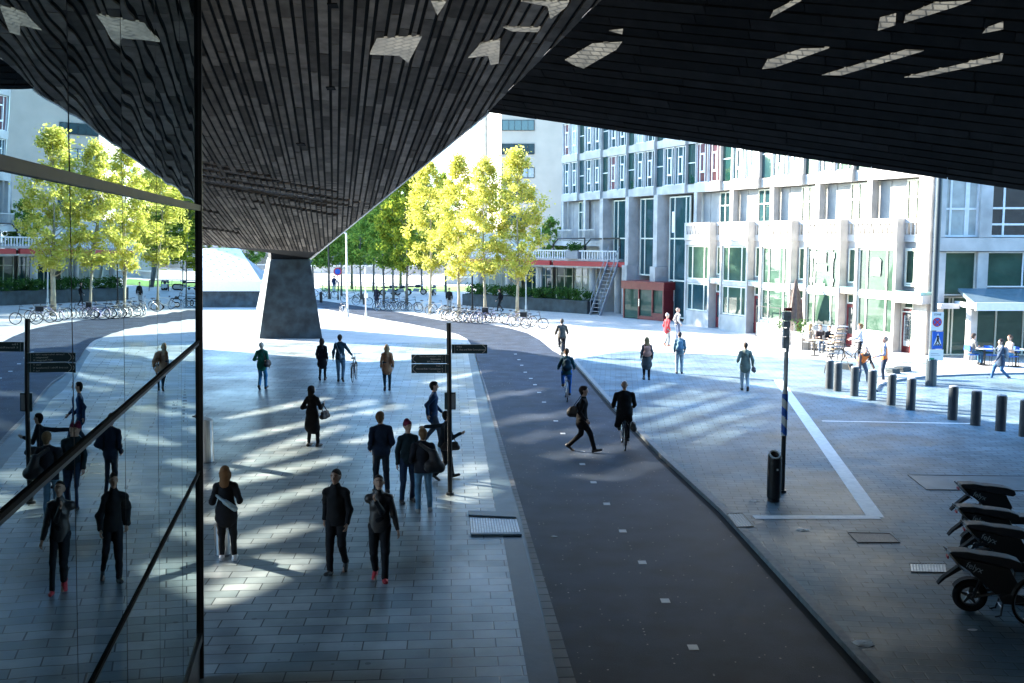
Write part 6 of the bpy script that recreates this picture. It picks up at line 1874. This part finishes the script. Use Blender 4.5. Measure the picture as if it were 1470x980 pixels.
def hand_bag(root, at, size, col, label, cat="bag", top=None, vox=.02):
    a = Vector(at); w, d, h = size
    pr = [('c', (a.x, a.y-d, a.z-h*.3), (a.x, a.y+d, a.z-h*.3), w, w, None, .03), ('c', (a.x, a.y-d*.8, a.z+h*.3), (a.x, a.y+d*.8, a.z+h*.3), w*.75, w*.75, None, .04), ('c', (a.x,a.y,a.z-h*.3), (a.x,a.y,a.z+h*.3), w, w*.8, None, .03)]
    o = held('shoulder_bag', root, pr, cmat(col,.6), label, cat, vox)
    if top is not None:
        b = MB(); t = Vector(top); b.tube([a+Vector((0,-d*.8,h*.4)), t+Vector((0,-.04,0)), t+Vector((0,.04,0)), a+Vector((0,d*.8,h*.4))], .012, 6); b.build('strap', cmat(col,.6), o)
    return o
NV = .0125; FV = .022
# ---- near figures on the light plaza
p = person(327, 804, -12, "person in black with long brown hair and white sneakers by the glass wall", 1.72, vox=NV, hair=('long',(.20,.10,.045)), shoes=(.7,.7,.72), coat=.12, hands=((-.17,.20,1.12),(.19,.19,1.10)), look=(10,8), female=True, feet=(((-.1,.03,.075),0),((.12,-.03,.075),0)), wide=1.05)
o = held('cross_body_bag', p, [('c',(.0,-.20,1.10),(.16,-.17,.97),.05,.05,((0,1,0),1.3),.02),('c',(-.14,-.165,1.22),(.0,-.20,1.10),.022,.03,((0,1,0),1.3),.02)], cmat((.30,.42,.50),.4), "silver grey bag worn across the back of the person with white sneakers", "bag")
p = person(485, 822, 186, "person all in black walking toward the viewer, left of a pair", 1.83, vox=NV, stride=.30, phase=1, skin='tan', hair=('crop',(.03,.02,.016)), collar=True, top=(.010,.011,.013), look=(5,6))
p = person(546, 833, 176, "person in a black leather jacket and red shoes, hand raised to the mouth", 1.82, vox=NV, stride=.28, phase=-1, skin='tan', hair=('crop',(.025,.018,.015)), toprough=.38, shoes=(.45,.02,.03), hands=((-.30,.02,.86),(.04,.24,1.42)), look=(-8,14), collar=True)
p = person(548, 707, -18, "person in a dark navy jacket and jeans standing with back turned, facing two others", 1.86, vox=NV, top=NAVY, legs=(.02,.03,.045), hair=('short',(.13,.075,.04)), look=(38,3), wide=1.08, hands=((-.22,.16,.98),(.22,.16,.98)), feet=(((-.12,.02,.075),0),((.12,-.05,.075),0)))
p = person(586, 719, 158, "person in a burgundy beanie and dark teal jacket facing the viewer", 1.80, vox=NV, top=(.015,.03,.038), legs=(.025,.045,.09), hair=('beanie',(.14,.02,.05)), look=(-12,4), hands=((-.2,.14,.92),(.24,.02,.84)), shoes=(.03,.03,.035), feet=(((-.09,.0,.075),0),((.16,.08,.075),0)))
p = person(608, 735, -8, "person in light blue jeans and dark jacket with back turned, among three standing", 1.80, vox=NV, top=(.02,.022,.03), legs=LJEAN, shoes=(.42,.42,.42), hair=('short',(.20,.12,.06)), look=(-10,5), hands=((-.2,.2,1.05),(.2,.2,1.05)), feet=(((-.11,-.04,.075),0),((.14,.06,.075),0)), wide=1.05)
o = held('shoulder_bag', p, [('c',(.13,-.24,1.02),(.33,-.2,.98),.13,.12,((0,1,0),1.2),.04),('c',(.2,-.22,1.28),(.26,-.22,1.02),.09,.13,((0,1,0),1.2),.05),('c',(-.06,-.13,1.47),(.2,-.22,1.28),.03,.05,None,.03)], cmat((.012,.013,.017),.6), "big dark slouching bag on the back of the person in light blue jeans", "bag")
p = person(449, 641, 20, "person with long dark hair in a flared black coat, standing with a handbag", 1.70, vox=.016, top=(.008,.008,.01), legs=(.012,.012,.014), hair=('long',(.012,.01,.01)), coat=.34, female=True, hands=((-.2,.15,1.06),(.24,.2,1.16)), feet=(((-.13,.0,.075),0),((.13,.05,.075),0)), look=(15,14))
hand_bag(p, (.36,.06,.90), (.07,.15,.17), (.01,.01,.012), "black handbag on the arm of the person in the short black coat", top=(.28,.1,1.14))
p = person(621, 640, 88, "person in a blue suit jacket striding to the right behind the finger post", 1.82, vox=.016, top=(.02,.055,.13), legs=(.05,.07,.10), stride=.42, phase=1, hair=('short',(.02,.018,.018)), coat=.10, lean=6)
p = person(637, 688, 78, "person in dark clothes leaning forward behind the finger post, one arm back", 1.68, vox=.016, top=(.012,.02,.028), legs=(.012,.015,.02), stride=.40, phase=-1, lean=10, hands=((-.38,-.42,1.2),(.2,.38,1.12)), hair=('short',(.012,.01,.01)))
hand_bag(p, (.30,.12,.86), (.07,.16,.14), (.012,.012,.015), "dark bag at the side of the dark figure behind the finger post", top=(.2,.05,1.40))
p = person(377, 559, 4, "person in a green jacket and blue jeans walking away with a black shoulder bag", 1.80, vox=.018, top=(.02,.17,.12), legs=(.05,.22,.42), stride=.2, hair=('crop',(.45,.42,.38)), coat=.06, look=(0,14), hands=((-.24,.22,1.12),(.26,.05,.9)))
hand_bag(p, (.25,-.12,1.02), (.10,.14,.16), (.012,.013,.016), "black shoulder bag on the person in the green jacket", top=(.02,-.02,1.50))
p = person(463, 546, 2, "person with long dark hair in a dark coat beside the tall person with a bicycle", 1.70, vox=.018, top=(.016,.02,.026), legs=(.02,.025,.03), coat=.24, hair=('long',(.04,.03,.025)), stride=.15, female=True)
p = person(489, 548, -2, "tall person in a dark teal jacket and pale jeans walking away, pushing a bicycle", 1.88, vox=.018, top=(.02,.045,.06), legs=(.12,.2,.27), stride=.15, phase=-1, hair=('short',(.05,.035,.025)), hands=((-.28,.02,.93),(.42,.30,1.02)))
hand_bag(p, (.05,-.22,1.04), (.06,.13,.12), (.10,.15,.19), "grey blue messenger bag on the person pushing a bicycle", top=(-.15,-.06,1.56))
b_ = make_bike("black city bicycle being pushed by the tall person in the dark teal jacket", None, FMS[0]); b_.location = G(504, 549) + Vector((.04,.55,0)); b_.rotation_euler = (0,0,R(2))
p = person(556, 561, -6, "person in a camel brown jacket with fair hair and dark trousers walking away", 1.74, vox=.018, top=(.32,.16,.085), legs=(.015,.04,.055), hair=('long',(.30,.20,.11)), stride=.12, female=True, coat=.14)
# ---- on the cycle path and brick plaza
p = person(835, 648, 97, "person in a black suit with a bag striding across the cycle path to the right", 1.84, vox=.016, top=(.008,.008,.01), legs=(.008,.008,.01), stride=.62, phase=1, coat=.12, hair=('short',(.05,.03,.025)), lean=5, hands=((-.24,-.02,.92),(.27,.12,.9)), shoes=(.02,.015,.012), z=.01)
hand_bag(p, (-.22,-.16,1.05), (.12,.15,.16), (.008,.008,.01), "black shoulder bag bulging behind the striding person in the black suit", top=(.0,.02,1.5))
p = person(928, 545, 2, "person with fair hair in a long grey coat and black tights, back turned", 1.70, z=ZB, vox=.018, top=(.07,.075,.075), legs=(.01,.01,.012), coat=.30, hair=('long',(.26,.17,.08)), female=True)
backpack(p, (.50,.24,.17), "pale pink backpack worn by the fair haired person in the grey coat", vox=.018)
p = person(975, 536, 4, "person in a grey blue jacket and pale trousers standing by the shadow edge", 1.74, z=ZB, vox=.018, top=(.11,.17,.20), legs=(.30,.36,.38), hair=('short',(.06,.05,.05)), hood=True, shoes=(.03,.03,.035))
backpack(p, (.12,.22,.30), "blue grey backpack on the person by the shadow edge", vox=.018)
p = person(1069, 561, 6, "person in an olive hooded jacket and pale trousers walking away", 1.80, z=ZB, vox=.018, top=(.20,.22,.17), legs=(.45,.48,.48), stride=.22, phase=-1, hair=('crop',(.06,.045,.035)), hood=True, coat=.10, hands=((-.26,.15,1.05),(.27,.02,.92)))
hand_bag(p, (.30,.0,.80), (.07,.16,.13), (.10,.07,.07), "brown grey bag carried by the person in the olive jacket", top=(.27,.02,.95))
p = person(957, 497, 60, "person in a red jacket and pale cap standing in full sun", 1.72, vox=FV, top=(.42,.05,.06), legs=(.25,.28,.28), hair=('beanie',(.5,.45,.4)), stride=.1, coat=.08, shoes=(.5,.2,.12))
p = person(972, 488, 70, "person in a dark vest over pale sleeves standing in full sun beside the red jacket", 1.80, vox=FV, top=(.50,.5,.52), vest=(.05,.05,.06), legs=(.10,.13,.2), hair=('crop',(.42,.3,.24)))
# ---- cyclists
def cyclist(u, v, head, label, blabel, fm, top, legs, hair, H=1.78, crate=None, coat=0.0, z=.01, turn=0, **kw):
    b = make_bike(blabel, None, fm, crate); hd_ = R(head); f = Vector((math.sin(hd_), math.cos(hd_), 0))
    b.location = G(u, v, z) + f*.52; b.rotation_euler = (0,0,-hd_)
    q = person(u, v, head, label, H, loc=b.location.copy(), pel=(0,-.27,1.01), lean=kw.pop('lean',14), feet=(((-.12,-.04,.55),0),((.12,.07,.22),0)), hands=((-.28,.17,1.07),(.28,.17,1.07)), top=top, legs=legs, hair=hair, coat=coat, vox=.018, **kw)
    return q
q = cyclist(897, 647, 2, "bald person in a black coat cycling away on the cycle path", "dark city bicycle ridden away by the person in the black coat", FMS[0], (.010,.011,.013), (.01,.011,.013), ('bald',(.3,.2,.15)), 1.84, wide=1.2)
V, Q = surfnet([('c',(-.05,-.33,1.0),(-.19,-.32,.66),.15,.085,((0,1,0),1.9),.05),('c',(.05,-.33,1.0),(.15,-.32,.80),.15,.07,((0,1,0),1.9),.05)], .018, .03, (), .005, 2)
np_mesh('coat_tail', V, Q, cmat((.010,.011,.013)), q)
hand_bag(q, (.22,-.48,.66), (.08,.13,.16), (.02,.025,.03), "dark pannier bag hanging at the rack of the ridden city bicycle", "pannier")
q = cyclist(814, 577, 0, "person in a dark jacket and bright blue jeans cycling away with a backpack", "bicycle ridden away by the person in bright blue jeans", FMS[1], (.012,.06,.075), (.02,.12,.40), ('short',(.14,.08,.045)))
backpack(q, (.012,.035,.05), "dark backpack on the cyclist in bright blue jeans", vox=.018)
q = cyclist(807, 514, 0, "person in a long brown grey coat cycling away into the sun", "bicycle ridden by the person in the brown grey coat at the sun edge", FMS[0], (.09,.08,.065), (.03,.03,.035), ('short',(.10,.08,.06)), wide=1.1)
# ---- workers and cafe guests
p = person(1238, 551, 178, "road worker in an orange vest bending forward behind the bollards", 1.78, vox=FV, vest='orange', top=(.10,.075,.07), legs=(.10,.14,.19), pel=(0,-.22,.86), lean=52, hands=((-.30,.42,.56),(.32,.40,.54)), feet=(((-.17,.0,.075),0),((.17,.02,.075),0)), hair=('short',(.4,.35,.3)), look=(0,20))
p = person(1268, 549, -78, "road worker in an orange vest standing in profile, beside the bent worker", 1.84, vox=FV, vest='orange', top=(.30,.33,.42), legs=(.045,.06,.09), hair=('crop',(.35,.24,.18)), hands=((-.2,.3,1.05),(.22,.28,1.0)), look=(0,15))
p = person(1234, 520, -80, "person in a white shirt holding a dark bicycle before the shop window", 1.78, vox=FV, top=(.55,.56,.6), legs=(.03,.03,.035), hair=('short',(.25,.12,.05)), hands=((-.2,.42,1.05),(.2,.42,1.05)))
b_ = make_bike("dark bicycle held by the person in the white shirt before the shop window", None, FMS[0]); b_.location = G(1220, 521); b_.rotation_euler = (0,.05,R(70))
def seated(u, v, head, label, top, legs, hair, z=0.0, **kw):
    return person(u, v, head, label, 1.74, z=z, vox=FV, pel=(0,0,.56), lean=kw.pop('lean',8), feet=(((-.1,.44,.075),0),((.11,.40,.075),0)), hands=((-.16,.36,.76),(.16,.36,.76)), top=top, legs=legs, hair=hair, **kw)
seated(1161, 503, 60, "blonde person in beige seated at the left of the cafe table", (.42,.33,.24), (.38,.32,.25), ('long',(.45,.30,.14)), female=True)
seated(1176, 505, 180, "person in dark clothes with a pale shawl seated in the middle at the cafe table", (.07,.05,.045), (.09,.12,.16), ('short',(.12,.07,.04)), scarf=(.4,.35,.32))
seated(1189, 507, 185, "person in a black jacket seated at the right of the cafe table", (.02,.02,.022), (.06,.06,.07), ('short',(.22,.12,.06)))
seated(1394, 523, 80, "person in a grey jacket seated on a blue chair at the corner cafe", (.17,.17,.165), (.04,.12,.22), ('short',(.07,.05,.04)), z=.13)
seated(1450, 526, -100, "person in a beige coat seated at the right end of the corner cafe", (.45,.33,.26), (.06,.2,.36), ('short',(.10,.06,.04)), z=.13)
p = person(1435, 546, -92, "person in a dark blue coat and jeans walking left past the corner cafe", 1.72, vox=FV, top=(.035,.055,.09), legs=(.04,.10,.2), stride=.55, coat=.16, hair=('short',(.06,.04,.035)), scarf=(.3,.3,.33), shoes=(.12,.05,.04))
backpack(p, (.22,.24,.27), "pale grey backpack on the person walking past the corner cafe", vox=.02)
# ---- far figures
person(718, 447, -80, "far person in black walking by the hedge planter", 1.76, vox=.03, stride=.4)
person(541, 442, 200, "far person in a dark coat standing among the shaded parked bicycles", 1.80, vox=.03, top=(.02,.02,.03), coat=.2, legs=(.1,.1,.12), hair=('short',(.35,.28,.2)))
person(645, 446, 180, "far person in a black top at the left end of the dense bicycle cluster", 1.78, vox=.03, legs=(.3,.3,.3))
person(480, 420, -20, "far person in a dark blue jacket beyond the round traffic sign", 1.78, vox=.03, top=(.015,.03,.07), legs=(.25,.3,.35), stride=.3)
